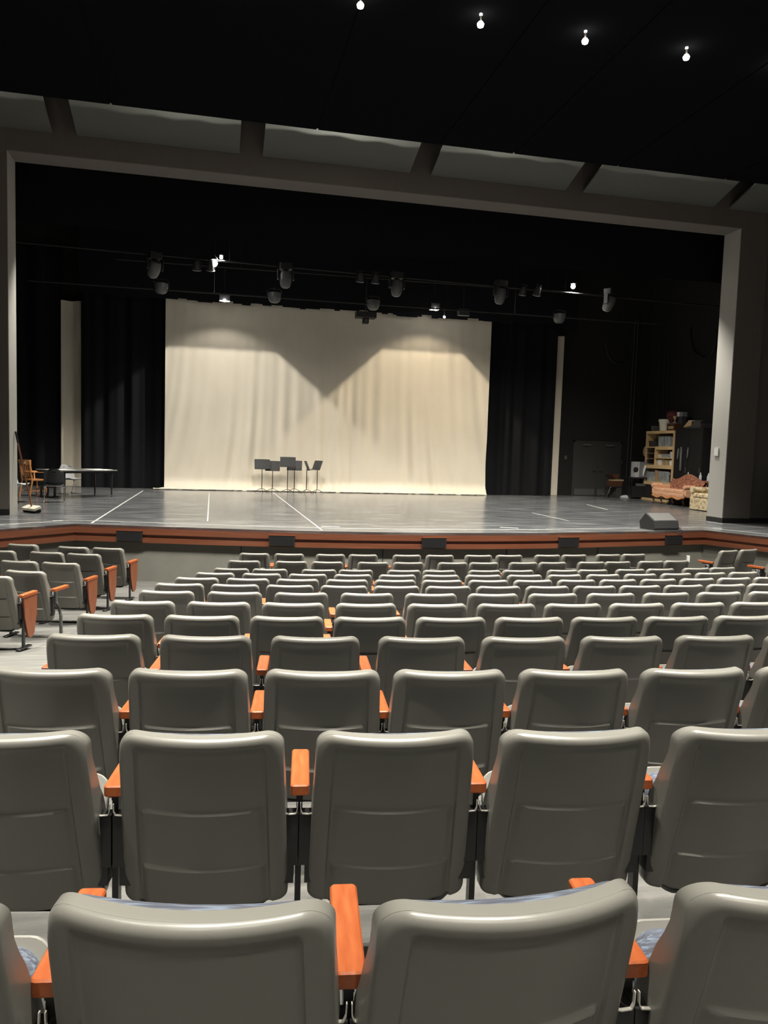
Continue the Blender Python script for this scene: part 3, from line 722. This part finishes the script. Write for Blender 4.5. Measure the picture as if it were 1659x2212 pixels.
# ---- work lights (real housings cut the beams on the backdrop)
def wall_wash(o, smin, ex):
    l = o.data; l.use_nodes = True; nt = l.node_tree; em = nt.nodes['Emission']
    tc = nt.nodes.new('ShaderNodeTexCoord'); sx = nt.nodes.new('ShaderNodeSeparateXYZ'); nt.links.new(tc.outputs['Normal'], sx.inputs[0])
    def mth(op, a, b):
        n = nt.nodes.new('ShaderNodeMath'); n.operation = op
        for i, v in enumerate((a, b)):
            if isinstance(v, (int, float)): n.inputs[i].default_value = v
            else: nt.links.new(v, n.inputs[i])
        return n.outputs[0]
    s = mth('MAXIMUM', mth('ABSOLUTE', sx.outputs[1], 0.0), smin)
    nt.links.new(mth('DIVIDE', 1.0, mth('POWER', s, ex)), em.inputs['Strength'])
def work_light(loc, wx, wy, d, power, color, label, size, bump):
    t = thing('work_light', label, 'work light', loc, 0)
    mb = MB(); e = .012
    mb.box(-wx-e, -wx, -wy-e, wy+e, -d, .05).box(wx, wx+e, -wy-e, wy+e, -d, .05)
    mb.box(-wx-e, wx+e, -wy-e, -wy, -d, .05).box(-wx-e, wx+e, wy, wy+e, -d, .05).box(-wx-e, wx+e, -wy-e, wy+e, .05, .062)
    mb.build('housing', 'black_metal', t)
    MB().tube([(0, 0, .06), (0, 0, hang_z(26.0, loc[0])-loc[2]+.03)], .02, 6).build('stem', 'black_metal', t)
    MB().lathe([(.001, -.045), (.03, -.035), (.045, 0), (.03, .035), (.001, .045)], c=(0, -wy-.05, -d-.01), k=12).build('bulb', 'lamp_hot', t)
    wall_wash(spot('work_beam', Vector(loc), power, size, .15, color, .006), .29, 2.4)
    spot('work_spill', Vector(loc)+Vector((0, 0, -d-.03)), bump, 132, 0.35, color, .04)
p = yp(485, 649, 26.0)
work_light(Vector((p.x, 26.0, p.z+.12)), .165, .118, .14, P_WORK, (1, .95, .86), 'glaring work light in front of the backdrop top, over the table side', 130, 60)
p = yp(938, 668, 26.0)
work_light(Vector((p.x, 26.0, p.z+.12)), .150, .128, .14, P_WORK, (1, .86, .66), 'warm work light tucked under the border curtain above the warm patch', 130, 70)
def bare_lamp(px, py, Y, power, label, r=.05, size=150, m='lamp_hot', color=(1, .95, .84)):
    p = yp(px, py, Y); t = thing('work_lamp', label, 'lamp', p)
    MB().lathe([(.001, -r), (r*.7, -r*.7), (r, 0), (r*.7, r*.7), (.001, r)], k=12).build('bulb', m, t)
    MB().lathe([(.03, r), (r*1.25, r*1.05), (r*1.2, r*1.4), (.02, r*2.6)], k=12).build('cap', 'black_metal', t)
    MB().tube([(0, 0, r*2.4), (0, 0, max(hang_z(Y, p.x)-p.z, r*2.6))], .014, 6).build('stem', 'black_metal', t)
    if power: spot('lamp_beam', p-Vector((0, 0, r*1.2)), power, size, .6, color, .05)
# unseen electric added behind the border to light the deck front and table
YE = 19.4; HANG[YE] = (Vector((-5, YE, ZC+5.9)), Vector((14, YE, ZC+5.9)))
tag(hang_cables(MB().tube(HANG[YE], .025, 8).build('lighting_batten', 'black_paint'), *HANG[YE]), 'added unseen lighting pipe just behind the front border curtain', 'pipe')
for k, x in enumerate((-3.2, 1.8, 6.8, 11.6)):
    t = thing('work_lamp', ['unseen added work lamp behind the front border, above the table', 'unseen added work lamp behind the front border, above the tape lines', 'unseen added work lamp behind the front border, above the middle of the deck', 'unseen added work lamp behind the front border, above the wedge speaker'][k], 'lamp', (x, YE, ZC+5.55))
    MB().lathe([(.001, -.06), (.05, -.04), (.06, 0), (.03, .05)], k=12).build('bulb', 'lamp', t)
    MB().lathe([(.17, -.05), (.18, -.05), (.08, .09), (.02, .14), (.02, .35)], k=16).build('reflector', 'black_metal', t)
    spot('added_electric_beam', (x, YE, ZC+5.47), P_ELEC, 112, .5, (1, .95, .86), .06, (x-.4 if x < 0 else x, YE+.9, ST))
bare_lamp(478, 556, YM, P_FRONT, 'small bright lamp on the pipe beside the glaring par light', .045)
bare_lamp(463, 569, YM, 0, 'glowing stand-in for a brightly lit par fixture beside the small par lights', .085)  # bulb glow stands in for strong light falling on a par fixture
bare_lamp(1238, 619, YM, P_FRONT, 'bright lamp on the pipe above the narrow pale curtain edge', .07)
bare_lamp(960, 685, 26.0, 0, 'tiny bright lamp peeking under the border curtain', .035)

# ================================================================== PROPS, TABLE SIDE
a, b, c = gp(241, 1074, ST), gp(198, 1071, ST), gp(140, 1078, ST)
t = thing('folding_table', 'long grey-topped table with black legs on casters in the wing', 'table', (0, 0, 0))
ux = (Vector((a.x, a.y, 0))-Vector((c.x, c.y, 0))).normalized(); uy = (Vector((b.x, b.y, 0))-Vector((a.x, a.y, 0))); uy = (uy-ux*uy.dot(ux)).normalized()
L = (Vector((a.x-c.x, a.y-c.y, 0))).length; Wd = .75
T = Matrix((ux, uy, Vector((0, 0, 1)))).transposed().to_4x4(); T.translation = (c.x, c.y, ST)
rbox(MB(), -.30, L+.12, -.12, Wd+.12, .745, .775, .03, .006, T).build('table_top', 'table_top', t)
mb = MB().box(-.25, L+.06, -.06, -.03, .69, .745, T).box(-.25, L+.06, Wd+.03, Wd+.06, .69, .745, T); mb.build('apron', 'black_metal', t)
for x in (0, L):
    for y in (0, Wd):
        q = T @ Vector((x, y, 0)); lg = MB().tube([(q.x, q.y, ST+.07), (q.x, q.y, ST+.745)], .022, 8).build('leg', 'black_metal', t)
        MB().lathe([(.01, -.014), (.032, -.012), (.035, 0), (.032, .012), (.01, .014)], k=12, T=Matrix.Translation((q.x, q.y, ST+.036)) @ Matrix.Rotation(PI/2, 4, 'Y')).build('caster', 'black_plastic', lg)
def paper_sheet(x0, x1, y0, y1, label):
    tag(MB().box(x0, x1, y0, y1, .776, .782, T).build('paper_sheet', 'paper'), label, 'paper', 'papers on the table')
paper_sheet(L-.55, L+.05, .02, .62, 'white sheets of paper at the far end of the long table')
paper_sheet(-.28, .30, -.05, .45, 'white sheets of paper on the table above the dark chair')

def shell_chair(loc, rz, m, label, arm=True):
    t = thing('shell_chair', label, 'chair', loc, rz, 'plastic shell chairs')
    def bk(u, v):
        x = (u-.5)*(.50-.06*v)*(1-.30*max(0, v-.8)/.2*abs(u-.5)*2); return (x, -.20-.10*v+.11*(2*u-1)**2, .46+.40*v-.05*max(0, v-.8)/.2*(2*u-1)**2)
    mb = MB(); nu, nv = 13, 9
    vs = [Vector(bk(i/12, j/8)) for j in range(nv) for i in range(nu)]
    hole = {(j, i) for j in (6,) for i in (5, 6)}
    fs = [(j*nu+i, j*nu+i+1, (j+1)*nu+i+1, (j+1)*nu+i) for j in range(nv-1) for i in range(nu-1) if (j, i) not in hole]
    n = len(vs); vs2 = vs+[v+Vector((0, .014, 0)) for v in vs]
    fs2 = fs+[tuple(n+q for q in reversed(f)) for f in fs]
    mb.add(vs2, fs2); mb.build('backrest', m, t, None, 60)
    def sf(u, v): return ((u-.5)*.46, -.22+.46*v, .45+.04*(2*u-1)**2-.02*math.sin(v*PI)+(.03 if v < .1 else 0))
    mb = MB().grid(11, 9, sf); mb.grid(11, 9, lambda u, v: (sf(u, v)[0], sf(u, v)[1], sf(u, v)[2]-.016)); mb.build('seat', m, t, None, 60)
    for s in (-1, 1):
        lg = MB().tube([(s*.20, -.06, .43), (s*.23, -.08, .36), (s*.235, -.20, .05), (s*.235, -.24, .012)], .014, 8).build('leg', 'chrome', t)
        MB().tube([(s*.235, -.24, .014), (s*.235, .24, .014)], .012, 6).build('runner', 'chrome', lg)
        MB().lathe([(.001, -.04), (.03, -.03), (.036, 0), (.03, .03), (.001, .04)], c=(s*.215, -.07, .40), k=10).build('hub', 'chrome', lg)
    MB().tube([(-.21, -.06, .42), (.21, -.06, .42)], .012, 6).build('seat_bar', 'chrome', t)
    return t
p = gp(113, 1087, ST); shell_chair((p.x, p.y+.25, ST), .15, 'black_shell', 'black plastic shell chair with chrome legs, back to the seats, at the table')
p = gp(150, 1069, ST); shell_chair((p.x-.05, p.y+.35, ST), -2.3, 'grey_shell', 'light grey plastic shell chair on the far side of the table')
p = gp(38, 1088, ST); shell_chair((p.x-.12, p.y+.35, ST), -1.9, 'light_grey', 'pale plastic chair half hidden behind the proscenium edge')
# wooden armchair
fl, fr = gp(52, 1071, ST), gp(80, 1074, ST)
t = thing('wooden_armchair', 'orange-brown wooden armchair with slatted back beside the broom', 'chair', ((fl.x+fr.x)/2+.05, (fl.y+fr.y)/2+.25, ST), -0.75)
T0 = Matrix.Identity(4)
rbox(MB(), -.25, .25, -.22, .26, .43, .47, .04, .008).build('seat', 'oak', t)
for x, y in ((-.22, .23), (.22, .23)): MB().tube([(x, y, 0), (x, y, .43)], .024, 6).build('leg', 'oak', t)
for x in (-.22, .22):
    MB().tube([(x, -.30, 0), (x, -.22, .43), (x, -.25, .68), (x, -.31, 1.00)], .024, 6).build('leg', 'oak', t)
MB().grid(9, 4, lambda u, v: ((u-.5)*.50, -.285-.05*math.cos((u-.5)*PI)-.02*v, .86+.15*v)).build('top_rail', 'oak', t)
MB().box(-.24, .24, -.30, -.265, .86, 1.005).build('top_rail_core', 'oak', t)
MB().box(-.22, .22, -.245, -.215, .52, .57).build('lower_rail', 'oak', t)
for k in range(5):
    x = -.15+k*.075; MB().tube([(x, -.235, .56), (x, -.265, .72), (x, -.285, .88)], .015, 6).build('back_slat', 'oak', t)
for x in (-.27, .27):
    rbox(MB(), x-.04, x+.04, -.26, .24, .66, .69, .02, .006).build('armrest', 'oak', t)
    MB().tube([(x*.92, .18, .45), (x, .18, .66)], .02, 6).build('arm_support', 'oak', t)
mb = MB().tube([(-.22, -.28, .15), (-.22, .23, .15)], .012, 6).tube([(.22, -.28, .15), (.22, .23, .15)], .012, 6).tube([(-.22, .23, .2), (.22, .23, .2)], .012, 6); mb.build('stretcher', 'oak', t)
MB().box(-.09, .09, -.342, -.336, .90, .97).build('label_patch', 'cream', t)
# small dark red stool between the chairs
p = gp(104, 1074, ST)
t = thing('low_stool', 'low dark wooden stool under the end of the table', 'stool', (p.x, p.y, ST), .3)
MB().box(-.2, .2, -.15, .15, .26, .29).build('seat', 'dark_wood', t)
for x, y in ((-.17, -.12), (.17, -.12), (-.17, .12), (.17, .12)): MB().box(x-.018, x+.018, y-.018, y+.018, 0, .26).build('leg', 'dark_wood', t)
# broom leaning on the proscenium
h = gp(71, 1107, ST); tp = yp(33, 932, PY0+.42); tp.x = PX0+.03
t = thing('push_broom', 'push broom with brown handle leaning against the proscenium edge', 'broom', (h.x, h.y, ST))
v = Vector((tp.x-h.x, tp.y-h.y, tp.z-ST)); rz = math.atan2(v.y, v.x)
MB().tube([v*.05, v*.86], .018, 8).build('handle', 'handle_wood', t); MB().tube([v*.86, v*1.0], .021, 8).build('grip', 'black_plastic', t)
T = Matrix.Rotation(.75, 4, 'Z') @ Matrix.Rotation(-.35, 4, 'Y')
hd = rbox(MB(), -.09, .09, -.24, .24, .075, .135, .03, .008, T).build('broom_head', 'cream', t)
mb = MB()
for i in range(26):
    for j in range(7): mb.box(-.07+j*.021, -.062+j*.021, -.225+i*.018, -.215+i*.018, .0, .08, T)
o = mb.build('bristles', 'black_plastic', t, None, 0)

# ================================================================== PROPS, SOFA SIDE
# storage shelf against the side wall (faces the stage, -x)
def sbox(mb, x0, x1, y0, y1, z0, z1): return mb.box(x0, x1, y0, y1, z0, z1)
SX, SY0, SY1 = 16.30, 25.05, 26.88
zs0, zs1 = ST+.58, ZC+1.06
def sh_z(px, py): return xp(px, py, SX).z
t = thing('storage_shelf', 'tall pine storage shelf filled with bins beside the sofa', 'shelf', (SX, 0, ST))
H = zs1-ST; z0 = zs0-ST
for y in (SY0, SY1-.04): MB().box(0, .55, y, y+.04, z0, H).build('side_board', 'pine', t)
MB().box(.53, .55, SY0, SY1, z0, H).build('back_board', 'dark_wood', t)
levels = [(z0, .13, SY0, SY1), (z0+.62, .14, SY0, SY1), (z0+1.33, .12, SY0, SY0+1.18), (z0+1.40, .04, SY0+1.14, SY1), (z0+1.00, .035, SY0, SY0+1.18), (H-.10, .10, SY0, SY1)]
for z, hh, ya, yb in levels:
    MB().box(-.012, .54, ya+.01, yb-.01, z, z+hh).build('shelf_board', 'pine', t)
MB().box(-.005, .53, SY0+1.14, SY0+1.18, z0+.75, z0+1.40).build('divider', 'pine', t)
for k in range(9): MB().box(.02, .50, SY0+1.19, SY1-.05, z0+.79+k*.066, z0+.795+k*.066).build('sorter_slat', 'paper' if k % 3 == 0 else 'dark_wood', t)
MB().box(.02, .55, SY0+.02, SY1-.02, 0, z0).build('plinth', 'black_paint', t)
tag(MB().box(SX-.10, SX-.02, SY0+.05, SY1+.05, ST, ST+.07).build('floor_plank', 'pine'), 'long pale plank lying on the deck along the shelf foot', 'plank')
def tub(y0, y1, z, hh, m, lid, label, x0=.06, x1=.42, name='storage_tub', cat='box', group='bins on the storage shelf'):
    q = thing(name, label, cat, (SX, 0, ST+z), 0, group)
    c = (y0+y1)/2; a = (y1-y0)/2
    mb = MB(); mb.rings([[I3(x0+.02, c-a+.02, 0), I3(x1-.02, c-a+.02, 0), I3(x1-.02, c+a-.02, 0), I3(x0+.02, c+a-.02, 0)], [I3(x0, c-a, hh), I3(x1, c-a, hh), I3(x1, c+a, hh), I3(x0, c+a, hh)]])
    mb.build('body', m, q)
    if lid: MB().box(x0-.012, x1+.012, c-a-.008, c+a+.008, hh, hh+.025).build('lid', lid, q)
    return q
zb = z0+.13+.002
tub(SY1-.60, SY1-.08, zb, .36, 'clear_tub', None, 'clear plastic tub on the bottom shelf at the double-door end')
tub(SY1-.84, SY1-.64, zb, .42, 'cardboard', None, 'tall narrow cardboard box between tubs on the bottom shelf', name='cardboard_box')
tub(SY0+.30, SY0+.92, zb, .36, 'clear_tub', 'light_grey', 'clear lidded plastic tub on the bottom shelf beside the narrow cardboard box')
tub(SY0+.07, SY0+.26, zb, .28, 'dark_stuff', None, 'small dark box with pale tag on the bottom shelf at the sofa end')
zc = z0+.76+.002
tub(SY0+.80, SY0+1.08, zc, .20, 'paper', None, 'white paper bundle on the middle shelf by the paper sorter', name='paper_bundle')
tub(SY0+.62, SY0+.78, zc, .22, 'cardboard', None, 'small light cardboard box on the middle shelf', name='cardboard_box')
tub(SY0+.36, SY0+.60, zc, .20, 'tan', None, 'small brown cardboard box on the middle shelf', name='cardboard_box')
tub(SY0+.12, SY0+.30, zc, .19, 'paper', None, 'white carton on the middle shelf at the sofa end', name='carton')
zd = z0+1.035+.002
tub(SY0+.85, SY0+1.06, zd, .12, 'cream', None, 'small cream container on the upper middle shelf', name='container')
tub(SY0+.35, SY0+.80, zd, .14, 'clear_tub', None, 'clear container heaped with small props on the upper middle shelf', name='container')
tub(SY0+.08, SY0+.28, zd, .22, 'light_grey', None, 'pale slatted basket on the upper middle shelf at the sofa end', name='basket', cat='basket')
ze = z0+1.45+.002
tub(SY0+.72, SY0+1.10, ze, .36, 'clear_tub', 'grey_metal', 'clear plastic tub on the top shelf beside dark props')
tub(SY0+.34, SY0+.66, ze, .36, 'clear_tub', 'grey_metal', 'clear plastic tub in the middle of the top shelf')
tub(SY0+.08, SY0+.30, ze, .34, 'grey_box', None, 'grey plastic bin on the top shelf at the sofa end')
tub(SY1-.55, SY1-.10, z0+1.442, .22, 'dark_stuff', None, 'dark folded props on the top shelf at the double-door end', name='prop_pile', cat='props')
T = Matrix.Translation((SX-.03, SY1-.10, ST+z0+.60)) @ Matrix.Rotation(.5, 4, 'X')
tag(MB().grid(3, 5, lambda u, v: T @ Vector((-.02-.06*math.sin(v*2), (u-.5)*.16-.12*v, .12-.36*v))).build('hanging_paper', 'paper'), 'white paper drooping from the middle of the storage shelf', 'paper')
# on top of the shelf
zt = H+.002
tub(SY1-.42, SY1-.20, zt, .20, 'grey_metal', None, 'dim grey cup on top of the storage shelf', name='container')
b = thing('white_bucket', 'off-white plastic bucket on top of the storage shelf', 'bucket', (SX+.25, SY0+.98, ST+zt))
MB().lathe([(.19, 0), (.235, .40), (.245, .40), (.245, .43), (.225, .43)], k=20).build('body', 'cream', b); MB().lathe([(.248, .36), (.256, .36), (.256, .39), (.248, .39)], k=20).build('rim', 'white_plastic', b)
b = thing('trinket_box', 'dark decorated box with pale top on the storage shelf', 'box', (SX+.22, SY0+.33, ST+zt))
MB().box(-.16, .16, -.24, .24, 0, .24).build('body', 'dark_wood', b); MB().box(-.17, .17, -.25, .25, .24, .27).build('lid', 'grey_metal', b)
MB().box(-.165, -.16, -.16, .16, .06, .16).build('ornament', 'tan', b)
b = thing('small_trophy', 'small brass trophy standing on the decorated box', 'trophy', (SX+.20, SY0+.30, ST+zt+.272))
MB().lathe([(.06, 0), (.06, .04), (.02, .06), (.02, .12), (.06, .17), (.075, .26), (.06, .26)], k=14).build('cup', 'tan', b)
b = thing('red_bag', 'dark red cloth bag heaped behind the bucket on the shelf', 'bag', (SX+.30, SY0+.60, ST+zt))
MB().lathe([(.10, 0), (.11, .30), (.16, .42), (.24, .52), (.22, .66), (.12, .74), (.01, .76)], k=16).build('body', 'red_fabric', b)
b = thing('carton', 'white and grey carton held up behind the trophy on the shelf', 'box', (SX+.42, SY0+.22, ST+zt))
MB().box(-.10, .10, -.16, .16, 0, .52).build('stand', 'dark_stuff', b); MB().box(-.10, .10, .01, .17, .52, .68).build('body', 'paper', b); MB().box(-.10, .10, -.17, .005, .52, .68).build('dark_half', 'grey_box', b)
# round tan disc behind the shelf edge
b = thing('round_stool_top', 'round tan wooden disc showing past the shelf edge', 'stool', (SX+.2, SY1+.26, ST)); 
MB().lathe([(.001, -.02), (.21, -.02), (.22, 0), (.21, .02), (.001, .02)], k=20, T=Matrix.Translation((0, 0, sh_z(1392, 975)-ST)) @ Matrix.Rotation(PI/2, 4, 'Y')).build('disc', 'tan', b)
MB().tube([(.03, 0, 0), (.03, 0, sh_z(1392, 975)-ST)], .025, 6).build('stand', 'black_metal', b)
# wardrobe with things hanging, cardboard box on top
t = thing('black_wardrobe', 'tall black wardrobe between storage shelf and side wall', 'wardrobe', (SX+.02, 0, ST))
WY0, WY1, WH = 23.35, 24.98, ZC+1.12-ST
MB().box(0, .60, WY0, WY1, 0.0, WH).build('body', 'wardrobe_black', t)
for y in (WY0+.02, (WY0+WY1)/2+.01): 
    dd = MB().box(-.02, 0, y, y+(WY1-WY0)/2-.03, .08, WH-.05).build('wardrobe_door', 'wardrobe_black', t)
    MB().tube([(-.03, y+.05, 1.1), (-.03, y+.05, 1.3)], .01, 6).build('handle', 'grey_metal', dd)
for px, py0, py1, wd, lb in ((1471, 965, 1017, .10, 'dark cloth sash hanging on the wardrobe door next to the shelf'), (1465, 968, 992, .07, 'short strap hanging on the wardrobe door next to the sash'), (1486, 966, 990, .05, 'thin strap hanging in the middle of the wardrobe')):
    p0, p1 = xp(px, py0, SX-.05), xp(px-2, py1, SX-.05)
    tag(MB().grid(4, 10, lambda u, v: (SX-.045+.012*math.sin(u*9+v*4), p0.y+(p1.y-p0.y)*v+(u-.5)*wd*(1+.3*math.sin(v*9)), p0.z+(p1.z-p0.z)*v)).build('hanging_cloth', 'grey_metal'), lb, 'cloth')
b = thing('cardboard_box', 'open cardboard box with raised flaps on the black wardrobe', 'box', (SX+.30, 24.05, ST+WH+.001))
MB().box(-.24, .24, -.45, .45, 0, .16).build('body', 'dark_stuff', b)
T = Matrix.Translation((-.24, .45, .16)) @ Matrix.Rotation(-.9, 4, 'X')
MB().box(0, .48, -.005, .005, 0, .36, Matrix.Translation((-.24, .52, .02)) @ Matrix.Rotation(.85, 4, 'X')).build('flap', 'cardboard', b)
MB().add([I3(-.25, .55, .04), I3(-.25, .10, .08), I3(-.25, .02, .26), I3(-.25, .28, .24)], [(0, 1, 2, 3)]).build('flap', 'cardboard', b)
MB().add([I3(-.25, .0, .02), I3(-.25, -.45, .02), I3(-.25, -.43, .22), I3(-.25, .0, .26)], [(0, 1, 2, 3)]).build('flap', 'dark_stuff', b)
MB().box(-.24, .1, -.05, .3, .262, .272).build('flap_edge', 'paper', b)
# bottles on a ledge behind the sofa
tag(MB().box(16.15, 16.31, 22.4, 24.3, ST+.80, ST+.86).build('ledge_board', 'black_paint'), 'dark ledge board behind the pink sofa back', 'ledge')
for k, (px, py) in enumerate(((1486, 1033), (1513, 1032), (1530, 1037))):
    p = xp(px, py, 16.22)
    b = MB().lathe([(.045, 0), (.05, .03), (.05, .16), (.02, .22), (.018, .28), (.001, .28)], k=12).build('glass_bottle', 'glass', None, (16.22, p.y, ST+.861))
    tag(b, ['clear bottle on the ledge behind the rise of the pink sofa back', 'clear bottle on the ledge behind the low end of the sofa back', 'squat clear bottle on the ledge next to the floral couch'][k], 'bottle', 'bottles on the ledge')

# ---- pink camel-back sofa, faces -x
SFX, SFY0, SFY1 = 15.25, 22.62, 24.58
t = thing('pink_sofa', 'antique pink sofa with tufted brown camel back and curved legs', 'sofa', (SFX, (SFY0+SFY1)/2, ST))
HL = (SFY1-SFY0)/2
def front_fn(u, v):
    y = (u-.5)*2*(HL-.06); zb_ = .26+.03*math.cos(u*6*PI); return (0.0-.02*math.sin(v*PI), y, zb_+(.44-zb_)*v)
MB().grid(40, 5, front_fn).build('front_apron', 'pink_fabric', t)
mb = MB(); mb.tube([(-.015, (u/40-.5)*2*(HL-.05), .255+.03*math.cos(u/40*6*PI)) for u in range(41)], .025, 6); mb.build('carved_rail', 'oak', t)
MB().box(.0, .72, -HL+.06, HL-.06, .30, .42).build('seat_base', 'pink_fabric', t)
for k in range(3):
    a = -HL+.12+k*(2*HL-.24)/3; rbox(MB(), -.01, .62, a+.008, a+(2*HL-.24)/3-.008, .42, .545, .05, .025).build('seat_cushion', 'pink_fabric', t)
def camel(y): return .86+.14*math.cos(y/HL*PI/2)**2+.04*math.cos(y/HL*PI*1.5)
def back_s(u, v):
    y = (u-.5)*2*(HL-.02); return (.60+.16*v+.012*math.sin(y*22)*math.sin(v*14), y, .50+(camel(y)-.50)*v)
mb = MB().grid(60, 18, back_s); mb.grid(60, 6, lambda u, v: (back_s(u, v)[0]+.12, back_s(u, v)[1], back_s(u, v)[2])); mb.build('tufted_back', 'brown_fabric', t)
MB().tube([(.79, (u/40-.5)*2*(HL-.02), camel((u/40-.5)*2*(HL-.02))) for u in range(41)], .035, 8).build('top_roll', 'brown_fabric', t)
for s in (-1, 1):
    MB().prism(rr(.0, .70, .30, .66, .10, 5), [(.02, s*(HL-.10)), (0, s*(HL-.08)), (0, s*(HL)), (.02, s*(HL+.02))], lambda q, n: I3(q[0], n, q[1])).build('arm', 'pink_fabric', t)
    MB().lathe([(.03, -.03), (.075, -.02), (.075, .35), (.03, .36)], k=14, T=Matrix.Translation((0, s*(HL-.03), .64)) @ Matrix.Rotation(PI/2, 4, 'Y')).build('arm_scroll', 'pink_fabric', t)
    for x in (.04, .66):
        MB().tube([(x, s*(HL-.10), .28), (x-.05, s*(HL-.10), .18), (x+.01, s*(HL-.10), .08), (x-.04, s*(HL-.10), .012)], .03, 8, [.038, .034, .02, .026]).build('leg', 'dark_wood', t)
for y in (-.33, .33): MB().tube([(.0, y, .26), (-.05, y, .17), (.01, y, .08), (-.04, y, .012)], .03, 8, [.036, .032, .02, .026]).build('leg', 'dark_wood', t)
# ---- floral couch, faces -x, nearer the house
CX0, CY0_, CY1_ = 14.72, 19.55, 21.55
t = thing('floral_couch', 'cream floral upholstered couch half hidden by the proscenium', 'couch', (CX0, 0, ST))
MB().box(0, .88, CY0_, CY1_, .02, .40).build('base', 'floral', t)
MB().box(-.012, 0, CY0_+.02, CY1_-.02, .03, .36).build('skirt', 'floral', t)
for k in range(2):
    a = CY0_+.16+k*.84; rbox(MB(), -.02, .68, a+.006, a+.834, .40, .53, .05, .03).build('seat_cushion', 'floral', t)
    rbox(MB(), .52, .74, a+.01, a+.83, .50, .88, .06, .03).build('back_cushion', 'olive', t)
rbox(MB(), .66, .90, CY0_+.02, CY1_-.02, .40, .86, .06, .03).build('back', 'olive', t)
for y in (CY0_, CY1_-.16):
    rbox(MB(), .0, .86, y, y+.16, .38, .60, .05, .02).build('arm', 'floral', t)
    MB().lathe([(.02, -.02), (.10, -.01), (.10, .85), (.03, .86)], k=16, T=Matrix.Translation((0, y+.08, .62)) @ Matrix.Rotation(PI/2, 4, 'Y')).build('arm_roll', 'floral', t)
# ---- grey cabinet on a black cart, stacked chairs and odds near the doors
p = gp(1380, 1077, ST); q0, q1 = yp(1363, 997, p.y), yp(1396, 1031, p.y)
t = thing('equipment_cart', 'black equipment cart beside the storage shelf', 'cart', ((q0.x+q1.x)/2-.04, p.y, ST))
MB().box(-.34, .30, -.25, .25, .06, q1.z-ST-.35).build('body', 'black_plastic', t)
MB().box(-.40, .32, -.28, .28, q1.z-ST-.05, q1.z-ST).build('top_shelf', 'black_plastic', t)
for x in (-.36, .28):
    for y in (-.22, .22): MB().box(x-.02, x+.02, y-.02, y+.02, .0, q1.z-ST-.05).build('post', 'black_metal', t)
MB().box(-.20, .30, -.27, -.25, q1.z-ST-.34, q1.z-ST-.24).build('drawer', 'grey_metal', t)
t2 = thing('grey_cabinet', 'grey box cabinet with pale edge on the black cart', 'cabinet', ((q0.x+q1.x)/2+.06, p.y, q1.z+.001))
hz = q0.z-q1.z
MB().box(-.18, .34, -.24, .24, 0, hz).build('body', 'grey_box', t2); MB().box(-.24, -.18, -.25, .25, 0, hz).build('door_panel', 'light_grey', t2)
MB().box(-.36, -.24, -.25, -.05, 0, hz*.36).build('side_box', 'light_grey', t2); MB().box(-.33, -.28, -.25, -.1, hz*.62, hz).build('side_strip', 'light_grey', t2)
MB().lathe([(.02, -.02), (.10, -.015), (.11, 0), (.10, .015), (.02, .02)], k=14, T=Matrix.Translation((-.32, -.24, hz*.48)) @ Matrix.Rotation(PI/2, 4, 'X')).build('dark_wheel', 'black_plastic', t2)
c = gp(1322, 1075, ST)
t = thing('stacked_chair', 'dark chair stack with chrome legs near the double doors', 'chair', (c.x, c.y, ST), .2)
for s in (-1, 1):
    for y in (-.18, .18): MB().tube([(s*.14-.10, y, .42), (s*.14-.20, y, .22), (s*.14-.30, y, .012)], .014, 8).build('leg', 'chrome', t)
MB().box(-.22, .26, -.22, .22, .42, .47).build('seat', 'black_shell', t)
MB().box(-.12, .30, -.20, .20, .47, .66).build('seat_stack', 'dark_wood', t)
MB().box(-.06, .34, -.22, .18, .66, .72).build('cloth', 'tan', t)
MB().rings([[I3(-.05, -.2, .72), I3(.05, -.2, .72), I3(.05, .2, .72), I3(-.05, .2, .72)], [I3(-.24, -.22, .90), I3(.14, -.22, .92), I3(.14, .22, .92), I3(-.24, .22, .90)]]).build('backrest', 'dark_wood', t)
MB().box(.05, .28, -.2, .2, 0.0, .42).build('crate', 'dark_stuff', t)
p = gp(1355, 1076, ST)
t = thing('cloth_bundle', 'pale crumpled cloth on the deck beside the chair stack', 'cloth', (p.x, p.y, ST))
MB().lathe([(.28, 0), (.30, .03), (.22, .09), (.10, .12), (.01, .11)], k=14, T=Matrix.Diagonal((1.2, .6, 1, 1))).build('body', 'light_grey', t)
# ---- wedge monitor speaker at the stage front
m1, m2 = gp(1413, 1146, ST), gp(1455, 1141, ST)
t = thing('wedge_speaker', 'black wedge monitor speaker on the deck near the stage front', 'speaker', (m1.x, m1.y, ST), math.radians(10))
Lw = .68; prof = [(0.01, 0), (-.02, .05), (.02, .20), (.30, .36), (.48, .16), (.44, 0)]
MB().rings([[I3(x, y, z) for y, z in prof] for x in (0, Lw)]).build('cabinet', 'speaker_black', t, None, 20)
a0, a1 = Vector((0, .035, .209)), Vector((0, .285, .352)); nn = Vector((0, -.16, .28)).normalized()*.008
MB().rings([[Vector((x, 0, 0))+v for x, v in ((.03, q), (Lw-.03, q), (Lw-.03, q+nn), (.03, q+nn))] for q in (a0, a1)]).build('grille', 'speaker_grille', t)
e, _ = at_lip(1478, 1147)
pts = [Vector((m2.x-.1, m2.y+.1, ST+.02)), Vector((m2.x+.15, m2.y-.05, ST+.015)), Vector((e.x-.1, e.y+.15, ST+.012)), Vector((e.x, e.y-.02, ST+.01)), Vector((e.x-.03, e.y-.03, ST-.06)), Vector((e.x-.12, e.y-.05, ST-.10))]
tag(MB().tube(pts, .010, 6).build('speaker_cable', 'black_plastic'), 'black cable running from the wedge speaker over the stage edge', 'cable')
